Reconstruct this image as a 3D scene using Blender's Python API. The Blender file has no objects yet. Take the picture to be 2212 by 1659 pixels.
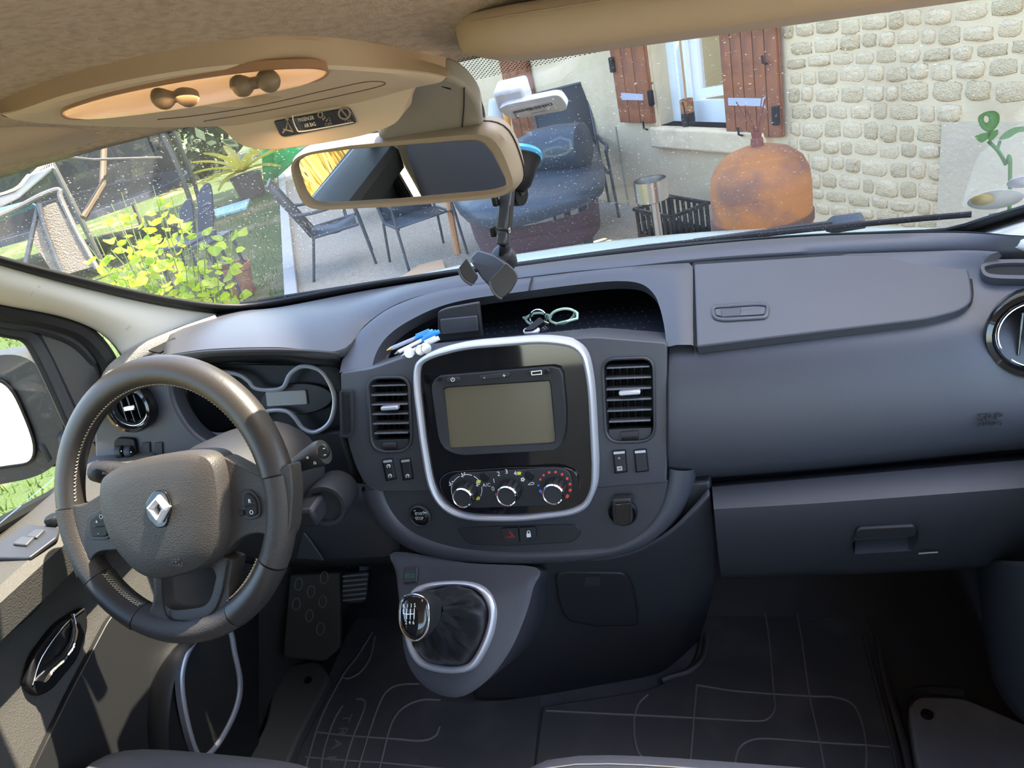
import bpy, bmesh, math, random
from mathutils import Vector as V, Matrix

random.seed(7)
SC = bpy.context.scene
COL = SC.collection
rad = math.radians

# ---------------------------------------------------------------- camera
CAM = V((0.351, -0.896, 1.413))
YAW, PITCH, ROLL, FPX = rad(20), rad(27), rad(14.3), 1533.0
FW = V((-math.sin(YAW) * math.cos(PITCH), math.cos(YAW) * math.cos(PITCH), -math.sin(PITCH)))
_r0 = V((math.cos(YAW), math.sin(YAW), 0))
_d0 = FW.cross(_r0)
RT = _r0 * math.cos(ROLL) + _d0 * math.sin(ROLL)
DN = FW.cross(RT)
cd = bpy.data.cameras.new('camera')
cd.sensor_fit = 'HORIZONTAL'; cd.sensor_width = 36.0; cd.lens = FPX / 2212 * 36.0
cd.clip_start = 0.02; cd.clip_end = 400
cam = bpy.data.objects.new('camera', cd); COL.objects.link(cam)
cam.matrix_world = Matrix(((RT.x, -DN.x, -FW.x, CAM.x), (RT.y, -DN.y, -FW.y, CAM.y), (RT.z, -DN.z, -FW.z, CAM.z), (0, 0, 0, 1)))
SC.camera = cam

# ---------------------------------------------------------------- light
SUN = V((0.45, 0.27, 0.85)).normalized()
world = bpy.data.worlds.new('world'); SC.world = world; world.use_nodes = True
nt = world.node_tree
sky = nt.nodes.new('ShaderNodeTexSky'); sky.sky_type = 'NISHITA'; sky.sun_disc = False
sky.sun_elevation = math.asin(SUN.z); sky.sun_rotation = math.atan2(SUN.x, SUN.y)
sky.air_density = 1.0; sky.dust_density = 1.8; sky.ozone_density = 1.0
bgn = nt.nodes['Background']; nt.links.new(sky.outputs[0], bgn.inputs[0]); bgn.inputs[1].default_value = 0.72
sl = bpy.data.lights.new('sun', 'SUN'); sl.energy = 15.0; sl.angle = rad(0.6); sl.color = (1.0, 0.90, 0.74)
so = bpy.data.objects.new('sun', sl); COL.objects.link(so)
so.rotation_euler = (-SUN).to_track_quat('-Z', 'Y').to_euler(); so.location = (3, 2, 9)
vs = SC.view_settings
vs.view_transform = 'Standard'; vs.look = 'None'; vs.gamma = 1.0; vs.use_curve_mapping = False
vs.exposure = 0.9
cy = SC.cycles
cy.max_bounces = 7; cy.diffuse_bounces = 4; cy.glossy_bounces = 3; cy.transmission_bounces = 3; cy.transparent_max_bounces = 12; cy.caustics_reflective = False; cy.caustics_refractive = False

# ---------------------------------------------------------------- helpers: sight lines onto real surfaces
def ray(u, v): return FW + RT * ((u - 1106) / FPX) + DN * ((v - 829.5) / FPX)
def Yp(u, v, y): r = ray(u, v); return CAM + r * ((y - CAM.y) / r.y)
def Zp(u, v, z): r = ray(u, v); return CAM + r * ((z - CAM.z) / r.z)
def Xp(u, v, x): r = ray(u, v); return CAM + r * ((x - CAM.x) / r.x)
def Dp(u, v, d): return CAM + ray(u, v) * d
class Plane:
    def __init__(s, p, n):
        s.p = V(p); s.n = V(n).normalized()
        up = V((0, 0, 1)) if abs(s.n.z) < 0.95 else V((0, 1, 0))
        s.up = (up - s.n * up.dot(s.n)).normalized(); s.right = s.up.cross(s.n)
    def px(s, u, v, o=0.0):
        r = ray(u, v); q = s.p + s.n * o
        return CAM + r * ((q - CAM).dot(s.n) / r.dot(s.n))
    def at(s, a, b, o=0.0): return s.p + s.right * a + s.up * b + s.n * o
    def ab(s, u, v, o=0.0):
        d = s.px(u, v, o) - s.p; return d.dot(s.right), d.dot(s.up)

def cr(pts, n=6, closed=False):
    """Catmull-Rom through tuples / vectors"""
    P = [V(p) for p in pts]; m = len(P); out = []
    rng = range(m if closed else m - 1)
    for i in rng:
        a = P[(i - 1) % m] if closed or i > 0 else P[0] * 2 - P[1]
        b, c = P[i], P[(i + 1) % m]
        d = P[(i + 2) % m] if closed or i + 2 < m else P[-1] * 2 - P[-2]
        for k in range(n):
            t = k / n
            out.append(0.5 * ((2 * b) + (c - a) * t + (2 * a - 5 * b + 4 * c - d) * t * t + (3 * b - a - 3 * c + d) * t ** 3))
    if not closed: out.append(P[-1].copy())
    return out
def resample(pts, n, closed=False):
    P = [V(p) for p in pts]
    if closed: P = P + [P[0]]
    L = [0]
    for a, b in zip(P, P[1:]): L.append(L[-1] + (b - a).length)
    out = []; m = n if closed else n - 1; j = 0
    for k in range(n):
        t = L[-1] * k / m
        while j < len(L) - 2 and L[j + 1] < t: j += 1
        f = (t - L[j]) / max(1e-9, L[j + 1] - L[j])
        out.append(P[j].lerp(P[j + 1], min(1, max(0, f))))
    return out
def rp(pts, n=5, r0=0):
    """polygon (u, v[, r]) with rounded corners -> list of (u, v)"""
    out = []; m = len(pts)
    for i in range(m):
        p = V(pts[i][:2]); r = pts[i][2] if len(pts[i]) > 2 else r0
        a = V(pts[i - 1][:2]); b = V(pts[(i + 1) % m][:2])
        if r <= 0: out.append(tuple(p)); continue
        da, db = (a - p), (b - p)
        ra = min(r, da.length * .49); rb = min(r, db.length * .49)
        A = p + da.normalized() * ra; B = p + db.normalized() * rb
        for k in range(n + 1):
            t = k / n; q = A * (1 - t) ** 2 + p * 2 * t * (1 - t) + B * t * t
            out.append(tuple(q))
    return out
def ell(cu, cv, ru, rv, n=28, rot=0):
    c, s = math.cos(rad(rot)), math.sin(rad(rot)); o = []
    for k in range(n):
        a = 2 * math.pi * k / n; x, y = ru * math.cos(a), rv * math.sin(a)
        o.append((cu + x * c - y * s, cv + x * s + y * c))
    return o
def inset(pts, d):
    m = len(pts); P = [V(p[:2]) for p in pts]
    A = sum(P[i].x * P[(i + 1) % m].y - P[(i + 1) % m].x * P[i].y for i in range(m))
    s = 1 if A > 0 else -1; out = []
    for i in range(m):
        e = (P[(i + 1) % m] - P[i - 1])
        if e.length < 1e-9: e = V((1, 0))
        e.normalize(); out.append(tuple(P[i] + V((-e.y, e.x)) * d * s))
    return out
def circ3(c, ax, r, n=24, ref=None, sq=1.0):
    ax = V(ax).normalized(); ref = V(ref) if ref else (V((0, 0, 1)) if abs(ax.z) < .9 else V((1, 0, 0)))
    e1 = (ref - ax * ref.dot(ax)).normalized(); e2 = ax.cross(e1)
    return [V(c) + e1 * (r * math.cos(2 * math.pi * k / n)) + e2 * (r * sq * math.sin(2 * math.pi * k / n)) for k in range(n)]

# ---------------------------------------------------------------- helpers: objects
WLOC = {}
def setpar(o, parent):
    if parent is not None:
        o.parent = parent; o.matrix_parent_inverse = Matrix.Translation(-WLOC[parent])
def tag(o, label=None, cat=None, group=None, kind=None):
    if label: o['label'] = label
    if cat: o['category'] = cat
    if group: o['group'] = group
    if kind: o['kind'] = kind
    return o
def thing(name, label, cat, loc=(0, 0, 0), group=None, kind=None):
    o = bpy.data.objects.new(name, None); o.empty_display_size = 0.02; COL.objects.link(o)
    o.location = V(loc); WLOC[o] = V(loc)
    return tag(o, label, cat, group, kind)
def mesh(name, vs, fs, m, parent=None, smooth=True, bev=0, seg=2, sol=0, sub=0, label=None, ang=38, fix=True, off=-1):
    vs = [V(v) for v in vs]
    lo = V([min(v[i] for v in vs) for i in range(3)]); hi = V([max(v[i] for v in vs) for i in range(3)])
    c = (lo + hi) / 2
    me = bpy.data.meshes.new(name); me.from_pydata([v - c for v in vs], [], fs)
    if fix:
        bm = bmesh.new(); bm.from_mesh(me); bmesh.ops.recalc_face_normals(bm, faces=bm.faces); bm.to_mesh(me); bm.free()
    if smooth:
        me.polygons.foreach_set('use_smooth', [True] * len(me.polygons))
        if not sub: me.set_sharp_from_angle(angle=rad(ang))
    me.materials.append(m)
    o = bpy.data.objects.new(name, me); COL.objects.link(o); o.location = c; WLOC[o] = c
    if sol:
        md = o.modifiers.new('s', 'SOLIDIFY'); md.thickness = sol; md.offset = off
    if bev:
        md = o.modifiers.new('b', 'BEVEL'); md.width = bev; md.segments = seg; md.limit_method = 'ANGLE'; md.angle_limit = rad(40)
    if sub:
        md = o.modifiers.new('u', 'SUBSURF'); md.levels = sub; md.render_levels = sub
    setpar(o, parent)
    if label: o['label'] = label
    return o
def loft(name, rows, m, parent=None, closed=False, cap=False, **k):
    n = len(rows[0]); vs = [p for r in rows for p in r]; fs = []
    for i in range(len(rows) - 1):
        for j in range(n if closed else n - 1):
            a = i * n + j; b = i * n + (j + 1) % n
            fs.append((a, b, b + n, a + n))
    if cap:
        fs.append(tuple(range(n))[::-1]); fs.append(tuple(range((len(rows) - 1) * n, len(rows) * n)))
    return mesh(name, vs, fs, m, parent, **k)
def prism(name, pts, vec, m, parent=None, **k):
    n = len(pts); vec = V(vec)
    vs = [V(p) for p in pts] + [V(p) + vec for p in pts]
    fs = [tuple(range(n)), tuple(range(2 * n - 1, n - 1, -1))] + [(i, (i + 1) % n, (i + 1) % n + n, i + n) for i in range(n)]
    return mesh(name, vs, fs, m, parent, **k)
def slab(name, pts, pl, m, parent=None, o=0.0, th=0.006, bev=0.0015, **k):
    return prism(name, [pl.px(u, v, o) for u, v in [p[:2] for p in pts]], -pl.n * th, m, parent, bev=bev, **k)
def ring(name, outer, inner, pl, m, parent=None, o=0.0, th=0.006, crown=0.0, **k):
    O = [pl.px(*p[:2], o) for p in outer]; I = [pl.px(*p[:2], o) for p in inner]
    rows = [[p - pl.n * th for p in O], [p + (q - p) * .06 for p, q in zip(O, I)]]
    if crown: rows += [[p.lerp(q, f) + pl.n * crown * math.sin(math.pi * f) for p, q in zip(O, I)] for f in (.25, .5, .75)]
    rows += [[q + (p - q) * .06 for p, q in zip(O, I)], [q - pl.n * th for q in I]]
    rows.append(rows[0])
    return loft(name, rows, m, parent, closed=True, **k)
def dome(name, pts3, n, m, parent=None, prof=((1, 0), (.97, .3), (.88, .6), (.6, .9), (.25, 1)), h=0.01, back=0.005, **k):
    n = V(n).normalized(); c = sum(pts3, V()) / len(pts3); rows = [[p - n * back for p in pts3]]
    for s, z in prof: rows.append([c + (p - c) * s + n * (h * z) for p in pts3])
    return loft(name, rows, m, parent, closed=True, cap=True, **k)
def tube(name, pts, r, m, parent=None, closed=False, seg=8, cap=True, flat=1.0, ref=None, **k):
    P = [V(p) for p in pts]; n = len(P); rows = []; prev = V(ref) if ref else None
    for i in range(n):
        t = (P[(i + 1) % n] - P[i - 1]) if closed else (P[min(i + 1, n - 1)] - P[max(i - 1, 0)])
        t.normalize()
        if prev is None: prev = V((0, 0, 1)) if abs(t.z) < .9 else V((1, 0, 0))
        e = prev - t * prev.dot(t)
        if e.length < 1e-6: e = t.orthogonal()
        e.normalize(); prev = e; f = t.cross(e)
        rr = r[i] if isinstance(r, (list, tuple)) else r
        rows.append([P[i] + e * (rr * math.cos(2 * math.pi * j / seg)) + f * (rr * flat * math.sin(2 * math.pi * j / seg)) for j in range(seg)])
    if closed:
        # best match of the last ring to the first one
        best = min(range(seg), key=lambda s: sum((rows[0][(j + s) % seg] - rows[-1][j]).length for j in range(seg)))
        rows.append([rows[0][(j + best) % seg] for j in range(seg)])
    return loft(name, rows, m, parent, closed=True, cap=cap and not closed, **k)
def lathe(name, prof, c, ax, m, parent=None, seg=28, cap=True, ref=None, sq=1.0, **k):
    ax = V(ax).normalized()
    rows = [circ3(V(c) + ax * h, ax, max(r, 1e-5), seg, ref, sq) for r, h in prof]
    return loft(name, rows, m, parent, closed=True, cap=cap, **k)
def box(name, c, s, m, parent=None, ax=None, bev=0.003, **k):
    c = V(c); A = [V(a) for a in ax] if ax else [V((1, 0, 0)), V((0, 1, 0)), V((0, 0, 1))]
    vs = [c + A[0] * (s[0] / 2 * i) + A[1] * (s[1] / 2 * j) + A[2] * (s[2] / 2 * l) for i in (-1, 1) for j in (-1, 1) for l in (-1, 1)]
    fs = [(0, 1, 3, 2), (4, 6, 7, 5), (0, 4, 5, 1), (2, 3, 7, 6), (0, 2, 6, 4), (1, 5, 7, 3)]
    return mesh(name, vs, fs, m, parent, bev=bev, **k)
def copy_tree(o, parent=None, loc=None, rotz=None):
    c = o.copy(); COL.objects.link(c)
    if parent is not None: c.parent = parent
    if loc is not None: c.location = V(loc)
    if rotz is not None: c.rotation_euler = (0, 0, rotz)
    for ch in o.children: copy_tree(ch, c)
    return c
TXT = []
def text(s, pl, u, v, hpx, m, parent, o=0.0, rot=0, name='lettering', sx=1.0, th=0.0):
    TXT.append((s, pl, u, v, hpx, m, parent, o, rot, name, sx, th))
def flush_text():
    tmp = []
    for (s, pl, u, v, hpx, m, parent, o, rot, name, sx, th) in TXT:
        cu = bpy.data.curves.new('t', 'FONT'); cu.body = s; cu.align_x = 'CENTER'; cu.align_y = 'CENTER'; cu.size = 1.0; cu.resolution_u = 3
        if th: cu.extrude = th
        ob = bpy.data.objects.new('t', cu); COL.objects.link(ob); tmp.append(ob)
    dg = bpy.context.evaluated_depsgraph_get(); out = []
    for ob in tmp: out.append(bpy.data.meshes.new_from_object(ob.evaluated_get(dg)))
    for ob, me, (s, pl, u, v, hpx, m, parent, o, rot, name, sx, th) in zip(tmp, out, TXT):
        bpy.data.objects.remove(ob)
        c = pl.px(u, v, o); d = (c - CAM).dot(FW); h = hpx * d / FPX / 0.7
        a = rad(rot); R = pl.right * math.cos(a) + pl.up * math.sin(a); U = pl.up * math.cos(a) - pl.right * math.sin(a)
        for vert in me.vertices:
            p = vert.co; vert.co = R * (p.x * h * sx) + U * (p.y * h) + pl.n * (p.z)
        me.name = name; me.materials.clear(); me.materials.append(m)
        n = bpy.data.objects.new(name, me); COL.objects.link(n); n.location = c; WLOC[n] = c; setpar(n, parent)
CUTS = []
def cut(o, cutter): CUTS.append((o, cutter))
def flush_cuts():
    for i, (o, c) in enumerate(CUTS):
        md = o.modifiers.new('cut%d' % i, 'BOOLEAN'); md.operation = 'DIFFERENCE'; md.object = c; md.solver = 'EXACT'
        # a bevel stays last
    dg = bpy.context.evaluated_depsgraph_get(); done = {}
    for o, c in CUTS:
        if o.name not in done: done[o.name] = (o, bpy.data.meshes.new_from_object(o.evaluated_get(dg)))
    for o, me in done.values():
        me.polygons.foreach_set('use_smooth', [True] * len(me.polygons)); me.set_sharp_from_angle(angle=rad(35))
        o.modifiers.clear(); o.data = me
    for o, c in CUTS:
        if c.name in bpy.data.objects: bpy.data.objects.remove(c)

# ---------------------------------------------------------------- materials
def mat(name, col, rough=0.5, metal=0.0, bump=None, spec=None, coat=0.0, var=None, emit=None, alpha=None, sheen=0.0, trans=0.0):
    m = bpy.data.materials.new(name); m.use_nodes = True; t = m.node_tree; b = t.nodes['Principled BSDF']
    b.inputs['Base Color'].default_value = (*col, 1); b.inputs['Roughness'].default_value = rough; b.inputs['Metallic'].default_value = metal
    if spec is not None: b.inputs['Specular IOR Level'].default_value = spec
    if coat: b.inputs['Coat Weight'].default_value = coat; b.inputs['Coat Roughness'].default_value = 0.05
    if sheen: b.inputs['Sheen Weight'].default_value = sheen
    if alpha is not None: b.inputs['Alpha'].default_value = alpha
    if emit: b.inputs['Emission Color'].default_value = (*emit[0], 1); b.inputs['Emission Strength'].default_value = emit[1]
    tc = None
    if bump or var: tc = t.nodes.new('ShaderNodeTexCoord')
    if bump:
        n = t.nodes.new('ShaderNodeTexNoise') if len(bump) < 3 or bump[2] == 'noise' else t.nodes.new('ShaderNodeTexVoronoi')
        n.inputs['Scale'].default_value = bump[0]; t.links.new(tc.outputs['Object'], n.inputs['Vector'])
        bp = t.nodes.new('ShaderNodeBump'); bp.inputs['Strength'].default_value = bump[1]; bp.inputs['Distance'].default_value = bump[3] if len(bump) > 3 else 0.001
        t.links.new(n.outputs[0], bp.inputs['Height']); t.links.new(bp.outputs[0], b.inputs['Normal'])
    if var:   # (scale, other colour, low, high[, detail])
        n = t.nodes.new('ShaderNodeTexNoise'); n.inputs['Scale'].default_value = var[0]; n.inputs['Detail'].default_value = var[4] if len(var) > 4 else 5
        t.links.new(tc.outputs['Object'], n.inputs['Vector'])
        mr = t.nodes.new('ShaderNodeMapRange'); mr.inputs[1].default_value = var[2]; mr.inputs[2].default_value = var[3]
        t.links.new(n.outputs[0], mr.inputs[0])
        mx = t.nodes.new('ShaderNodeMix'); mx.data_type = 'RGBA'; mx.inputs[6].default_value = (*col, 1); mx.inputs[7].default_value = (*var[1], 1)
        t.links.new(mr.outputs[0], mx.inputs[0]); t.links.new(mx.outputs[2], b.inputs['Base Color'])
    if trans:
        tr = t.nodes.new('ShaderNodeBsdfTranslucent'); tr.inputs[0].default_value = (min(1, col[0] * 1.6), min(1, col[1] * 1.6), col[2], 1)
        ms = t.nodes.new('ShaderNodeMixShader'); ms.inputs[0].default_value = trans
        t.links.new(b.outputs[0], ms.inputs[1]); t.links.new(tr.outputs[0], ms.inputs[2])
        t.links.new(ms.outputs[0], t.nodes['Material Output'].inputs[0])
    return m
def glassy(name, tint=(.94, .97, .95), refl=0.6, dust=0.0, dcol=(.8, .78, .7)):
    m = bpy.data.materials.new(name); m.use_nodes = True; t = m.node_tree; t.nodes.remove(t.nodes['Principled BSDF'])
    out = t.nodes['Material Output']
    tr = t.nodes.new('ShaderNodeBsdfTransparent'); tr.inputs[0].default_value = (*tint, 1)
    gl = t.nodes.new('ShaderNodeBsdfGlossy'); gl.inputs['Roughness'].default_value = 0.0
    fr = t.nodes.new('ShaderNodeFresnel'); fr.inputs[0].default_value = 1.45
    mu = t.nodes.new('ShaderNodeMath'); mu.operation = 'MULTIPLY'; mu.inputs[1].default_value = refl
    t.links.new(fr.outputs[0], mu.inputs[0])
    ms = t.nodes.new('ShaderNodeMixShader'); t.links.new(mu.outputs[0], ms.inputs[0]); t.links.new(tr.outputs[0], ms.inputs[1]); t.links.new(gl.outputs[0], ms.inputs[2])
    last = ms
    if dust:
        tc = t.nodes.new('ShaderNodeTexCoord'); n1 = t.nodes.new('ShaderNodeTexNoise'); n1.inputs['Scale'].default_value = 330; n1.inputs['Detail'].default_value = 1
        n2 = t.nodes.new('ShaderNodeTexNoise'); n2.inputs['Scale'].default_value = 7
        t.links.new(tc.outputs['Object'], n1.inputs[0]); t.links.new(tc.outputs['Object'], n2.inputs[0])
        r1 = t.nodes.new('ShaderNodeMapRange'); r1.inputs[1].default_value = .69; r1.inputs[2].default_value = .78; r1.inputs[4].default_value = .55
        t.links.new(n1.outputs[0], r1.inputs[0])
        r2 = t.nodes.new('ShaderNodeMapRange'); r2.inputs[1].default_value = .3; r2.inputs[2].default_value = .75; r2.inputs[3].default_value = dust * .5; r2.inputs[4].default_value = dust * 1.5
        t.links.new(n2.outputs[0], r2.inputs[0])
        ad = t.nodes.new('ShaderNodeMath'); ad.use_clamp = True; t.links.new(r1.outputs[0], ad.inputs[0]); t.links.new(r2.outputs[0], ad.inputs[1])
        df = t.nodes.new('ShaderNodeBsdfTranslucent'); df.inputs[0].default_value = (*dcol, 1)
        d2 = t.nodes.new('ShaderNodeBsdfDiffuse'); d2.inputs[0].default_value = (*dcol, 1)
        m0 = t.nodes.new('ShaderNodeMixShader'); t.links.new(df.outputs[0], m0.inputs[1]); t.links.new(d2.outputs[0], m0.inputs[2])
        m2 = t.nodes.new('ShaderNodeMixShader'); t.links.new(ad.outputs[0], m2.inputs[0]); t.links.new(ms.outputs[0], m2.inputs[1]); t.links.new(m0.outputs[0], m2.inputs[2])
        last = m2
    t.links.new(last.outputs[0], out.inputs[0])
    return m
M = {}
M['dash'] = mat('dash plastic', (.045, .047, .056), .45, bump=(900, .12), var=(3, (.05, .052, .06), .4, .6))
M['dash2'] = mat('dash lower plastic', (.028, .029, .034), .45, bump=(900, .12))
M['dark'] = mat('dark plastic', (.014, .014, .016), .55, bump=(700, .1))
M['black'] = mat('black plastic', (.006, .006, .007), .5, spec=.25)
M['void'] = mat('deep black duct', (.003, .003, .003), .8)
M['gloss'] = mat('piano black', (.006, .006, .007), .05, coat=.5)
M['silver'] = mat('satin silver', (.50, .51, .54), .4, metal=.5)
M['chrome'] = mat('chrome', (.85, .86, .88), .1, metal=1)
M['leather'] = mat('wheel leather', (.028, .024, .021), .42, bump=(450, .15))
M['wheelpl'] = mat('wheel plastic', (.034, .029, .025), .55, bump=(500, .35, 'voronoi'))
M['stitch'] = mat('cream thread', (.55, .48, .36), .8)
M['pillar'] = mat('pillar trim', (.78, .73, .63), .6, bump=(800, .06), var=(60, (.45, .42, .37), .68, .8))
M['head'] = mat('headliner fabric', (.54, .45, .37), .95, bump=(650, .9, 'noise', .002), var=(140, (.43, .355, .29), .4, .65))
M['console'] = mat('roof console plastic', (.56, .47, .37), .55)
M['visor'] = mat('visor vinyl', (.46, .37, .28), .65, bump=(900, .1))
M['mirrorframe'] = mat('mirror frame plastic', (.30, .25, .20), .42)
M['mirror'] = mat('mirror glass', (.92, .92, .9), .0, metal=1)
M['rubber'] = mat('rubber mat', (.07, .07, .076), .5, bump=(300, .15), var=(9, (.11, .108, .11), .5, .75))
M['carpet'] = mat('floor carpet', (.085, .085, .095), .95, bump=(1200, .8))
M['seal'] = mat('rubber seal', (.006, .006, .006), .6)
M['screen'] = mat('off screen', (.125, .105, .065), .22)  # olive base colour stands in for the headliner's reflection
M['lcd'] = mat('grey lcd', (.30, .29, .27), .35)
M['white'] = mat('white print', (.8, .8, .78), .6)
M['grey'] = mat('grey print', (.22, .22, .22), .6)
M['red'] = mat('red print', (.75, .06, .04), .5)
M['blue'] = mat('blue print', (.03, .2, .8), .5)
M['yellow'] = mat('yellow print', (.55, .55, .06), .5)
M['greenp'] = mat('green print', (.03, .2, .08), .5)
M['seat'] = mat('seat cloth', (.12, .12, .135), .9, bump=(900, .6))
M['doorc'] = mat('door panel fabric', (.05, .047, .041), .7, bump=(420, .5, 'voronoi'))
M['doord'] = mat('shadowed door plastic', (.011, .011, .011), .5, bump=(800, .1))  # darkened to stand in for the shadow on the door's front
M['glass'] = glassy('windscreen glass', (.90, .905, .885), .13, dust=.016)
M['sideglass'] = glassy('side glass', (.93, .95, .94), .4, dust=0.0)
M['paint'] = mat('pale van paint', (.30, .37, .34), .25, coat=.4)
M['steel'] = mat('stainless steel', (.6, .58, .55), .25, metal=1)
# ================================================================ THE VAN: shell
def gy(x, z): return 0.30 - 0.12 * x * x - 1.47 * (z - 1.02)
def Gp(u, v, o=0.0):
    """point on the inner face of the windscreen"""
    r = ray(u, v); t = 1.3
    for _ in range(12):
        p = CAM + r * t; f = p.y - gy(p.x, p.z)
        q = CAM + r * (t + 1e-3); g = (q.y - gy(q.x, q.z) - f) / 1e-3
        t -= f / g
    return CAM + r * t + V((0, -.56, -.83)) * o
N_IN = V((0, -.56, -.83))      # inward normal of the glass

floor = loft('floor', [[V((x, y, z)) for x in (-.78, -.3, .3, .8)] for y, z in ((-2.4, .15), (-.3, .15), (.22, .15), (.36, .2), (.5, .34), (.52, .62))], M['carpet'], sol=.02)
tag(floor, 'dark carpeted cab floor', kind='structure')
rows = []
for y, z, hw in ((-.238, 1.384, .66), (-.25, 1.389, .67), (-.30, 1.403, .68), (-.40, 1.437, .70), (-.5, 1.464, .72), (-.7, 1.480, .73), (-1.2, 1.485, .75), (-2.42, 1.48, .75)):
    rows.append([V((hw * k / 10, y, z - .028 * abs(k / 10) ** 3)) for k in range(-10, 11)])
ceil = tag(loft('ceiling', rows, M['head'], sol=.03, off=1), 'brown woven headliner fabric', kind='structure')
# windscreen
rows = []
for i in range(11):
    z = .955 + (1.392 - .955) * i / 10; hw = .735 - .05 * i / 10
    rows.append([V((hw * k / 12, gy(hw * k / 12, z), z)) for k in range(-12, 13)])
ws = tag(loft('window_1', rows, M['glass']), 'dusty raked windscreen', kind='structure')
si = [(-160, 495), (0, 546), (150, 586), (300, 623), (420, 645), (500, 652), (570, 647), (800, 604), (1000, 576), (1150, 559), (1400, 527), (1700, 503), (1900, 494), (2040, 487), (2110, 467), (2160, 452), (2230, 430), (2330, 395)]
so_ = [(-160, 512), (0, 563), (150, 606), (300, 642), (420, 662), (500, 674), (600, 668), (800, 630), (1000, 600), (1150, 580), (1400, 548), (1700, 520), (1900, 513), (2060, 510), (2125, 488), (2180, 470), (2240, 452), (2340, 415)]
A = resample(cr([Gp(*p, .004) for p in si], 4), 70); B = resample(cr([Gp(*p, .004) for p in so_], 4), 70)
loft('glass_seal', [A, B], M['seal'], ws, sol=.006)
# printed dot band below the headliner
rows = [[V((hw * k / 24, gy(hw * k / 24, z), z)) + N_IN * .002 for k in range(2, 25)] for z, hw in ((1.395, .68), (1.381, .682), (1.367, .684))]
def dotmat():
    m = bpy.data.materials.new('printed dots'); m.use_nodes = True; t = m.node_tree; b = t.nodes['Principled BSDF']
    b.inputs['Base Color'].default_value = (.005, .005, .005, 1)
    tc = t.nodes.new('ShaderNodeTexCoord'); mp = t.nodes.new('ShaderNodeMapping'); mp.inputs['Rotation'].default_value = (rad(34), 0, 0)
    mp2 = t.nodes.new('ShaderNodeMapping'); mp2.inputs['Rotation'].default_value = (0, 0, rad(45)); mp2.inputs['Scale'].default_value = (330, 330, 0)
    t.links.new(tc.outputs['Object'], mp.inputs[0])
    sx = t.nodes.new('ShaderNodeSeparateXYZ'); t.links.new(mp.outputs[0], sx.inputs[0])
    cx = t.nodes.new('ShaderNodeCombineXYZ'); t.links.new(sx.outputs[0], cx.inputs[0]); t.links.new(sx.outputs[1], cx.inputs[1])
    t.links.new(cx.outputs[0], mp2.inputs[0])
    fr = t.nodes.new('ShaderNodeVectorMath'); fr.operation = 'FRACTION'; t.links.new(mp2.outputs[0], fr.inputs[0])
    sb = t.nodes.new('ShaderNodeVectorMath'); sb.operation = 'DISTANCE'; sb.inputs[1].default_value = (.5, .5, 0); t.links.new(fr.outputs[0], sb.inputs[0])
    lt = t.nodes.new('ShaderNodeMath'); lt.operation = 'LESS_THAN'; lt.inputs[1].default_value = .27; t.links.new(sb.outputs[1], lt.inputs[0])
    t.links.new(lt.outputs[0], b.inputs['Alpha'])
    return m
loft('dot_band', rows, dotmat(), ws)
# left and right A pillar trims
r0 = cr([Gp(*p, .006) for p in [(-160, 512), (0, 562), (150, 605), (300, 641), (420, 662), (520, 676)]], 4)
r1 = cr([Xp(-160, 560, -.655), Xp(0, 600, -.655), Xp(150, 640, -.66), Xp(300, 690, -.665), Xp(400, 715, -.665), Xp(500, 705, -.64)], 4)
r15 = cr([Xp(-160, 592, -.68), Xp(0, 632, -.68), Xp(145, 664, -.685), Xp(260, 712, -.69), Xp(330, 765, -.69), Xp(400, 770, -.68)], 4)
r2 = cr([Xp(-160, 618, -.725), Xp(0, 655, -.725), Xp(140, 683, -.725), Xp(222, 722, -.725), Xp(262, 778, -.725), Xp(275, 840, -.725)], 4)
def ext(P, k=1.6): return [P[0] + (P[0] - P[4]) * k] + P
r0, r1, r15, r2 = ext(r0), ext(r1), ext(r15), ext(r2)
tr1 = tag(loft('trim_1', [r0, r1, r15, r2], M['pillar'], sol=.006, sub=1), 'cream A-pillar trim beside the driver, sunlit', kind='structure')
r0 = cr([Gp(*p, .006) for p in [(2330, 415), (2240, 452), (2180, 470), (2125, 488), (2060, 508)]], 4)
r1 = cr([Xp(2390, 440, .70), Xp(2290, 490, .70), Xp(2240, 512, .70), Xp(2180, 520, .69), Xp(2110, 517, .675)], 4)
r2 = cr([Xp(2450, 480, .73), Xp(2350, 530, .73), Xp(2290, 560, .73), Xp(2230, 552, .72), Xp(2150, 532, .69)], 4)
tag(loft('trim_2', [r0, r1, r2], M['pillar'], sol=.006, sub=1), 'pale A-pillar trim at the passenger corner', kind='structure')
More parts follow.
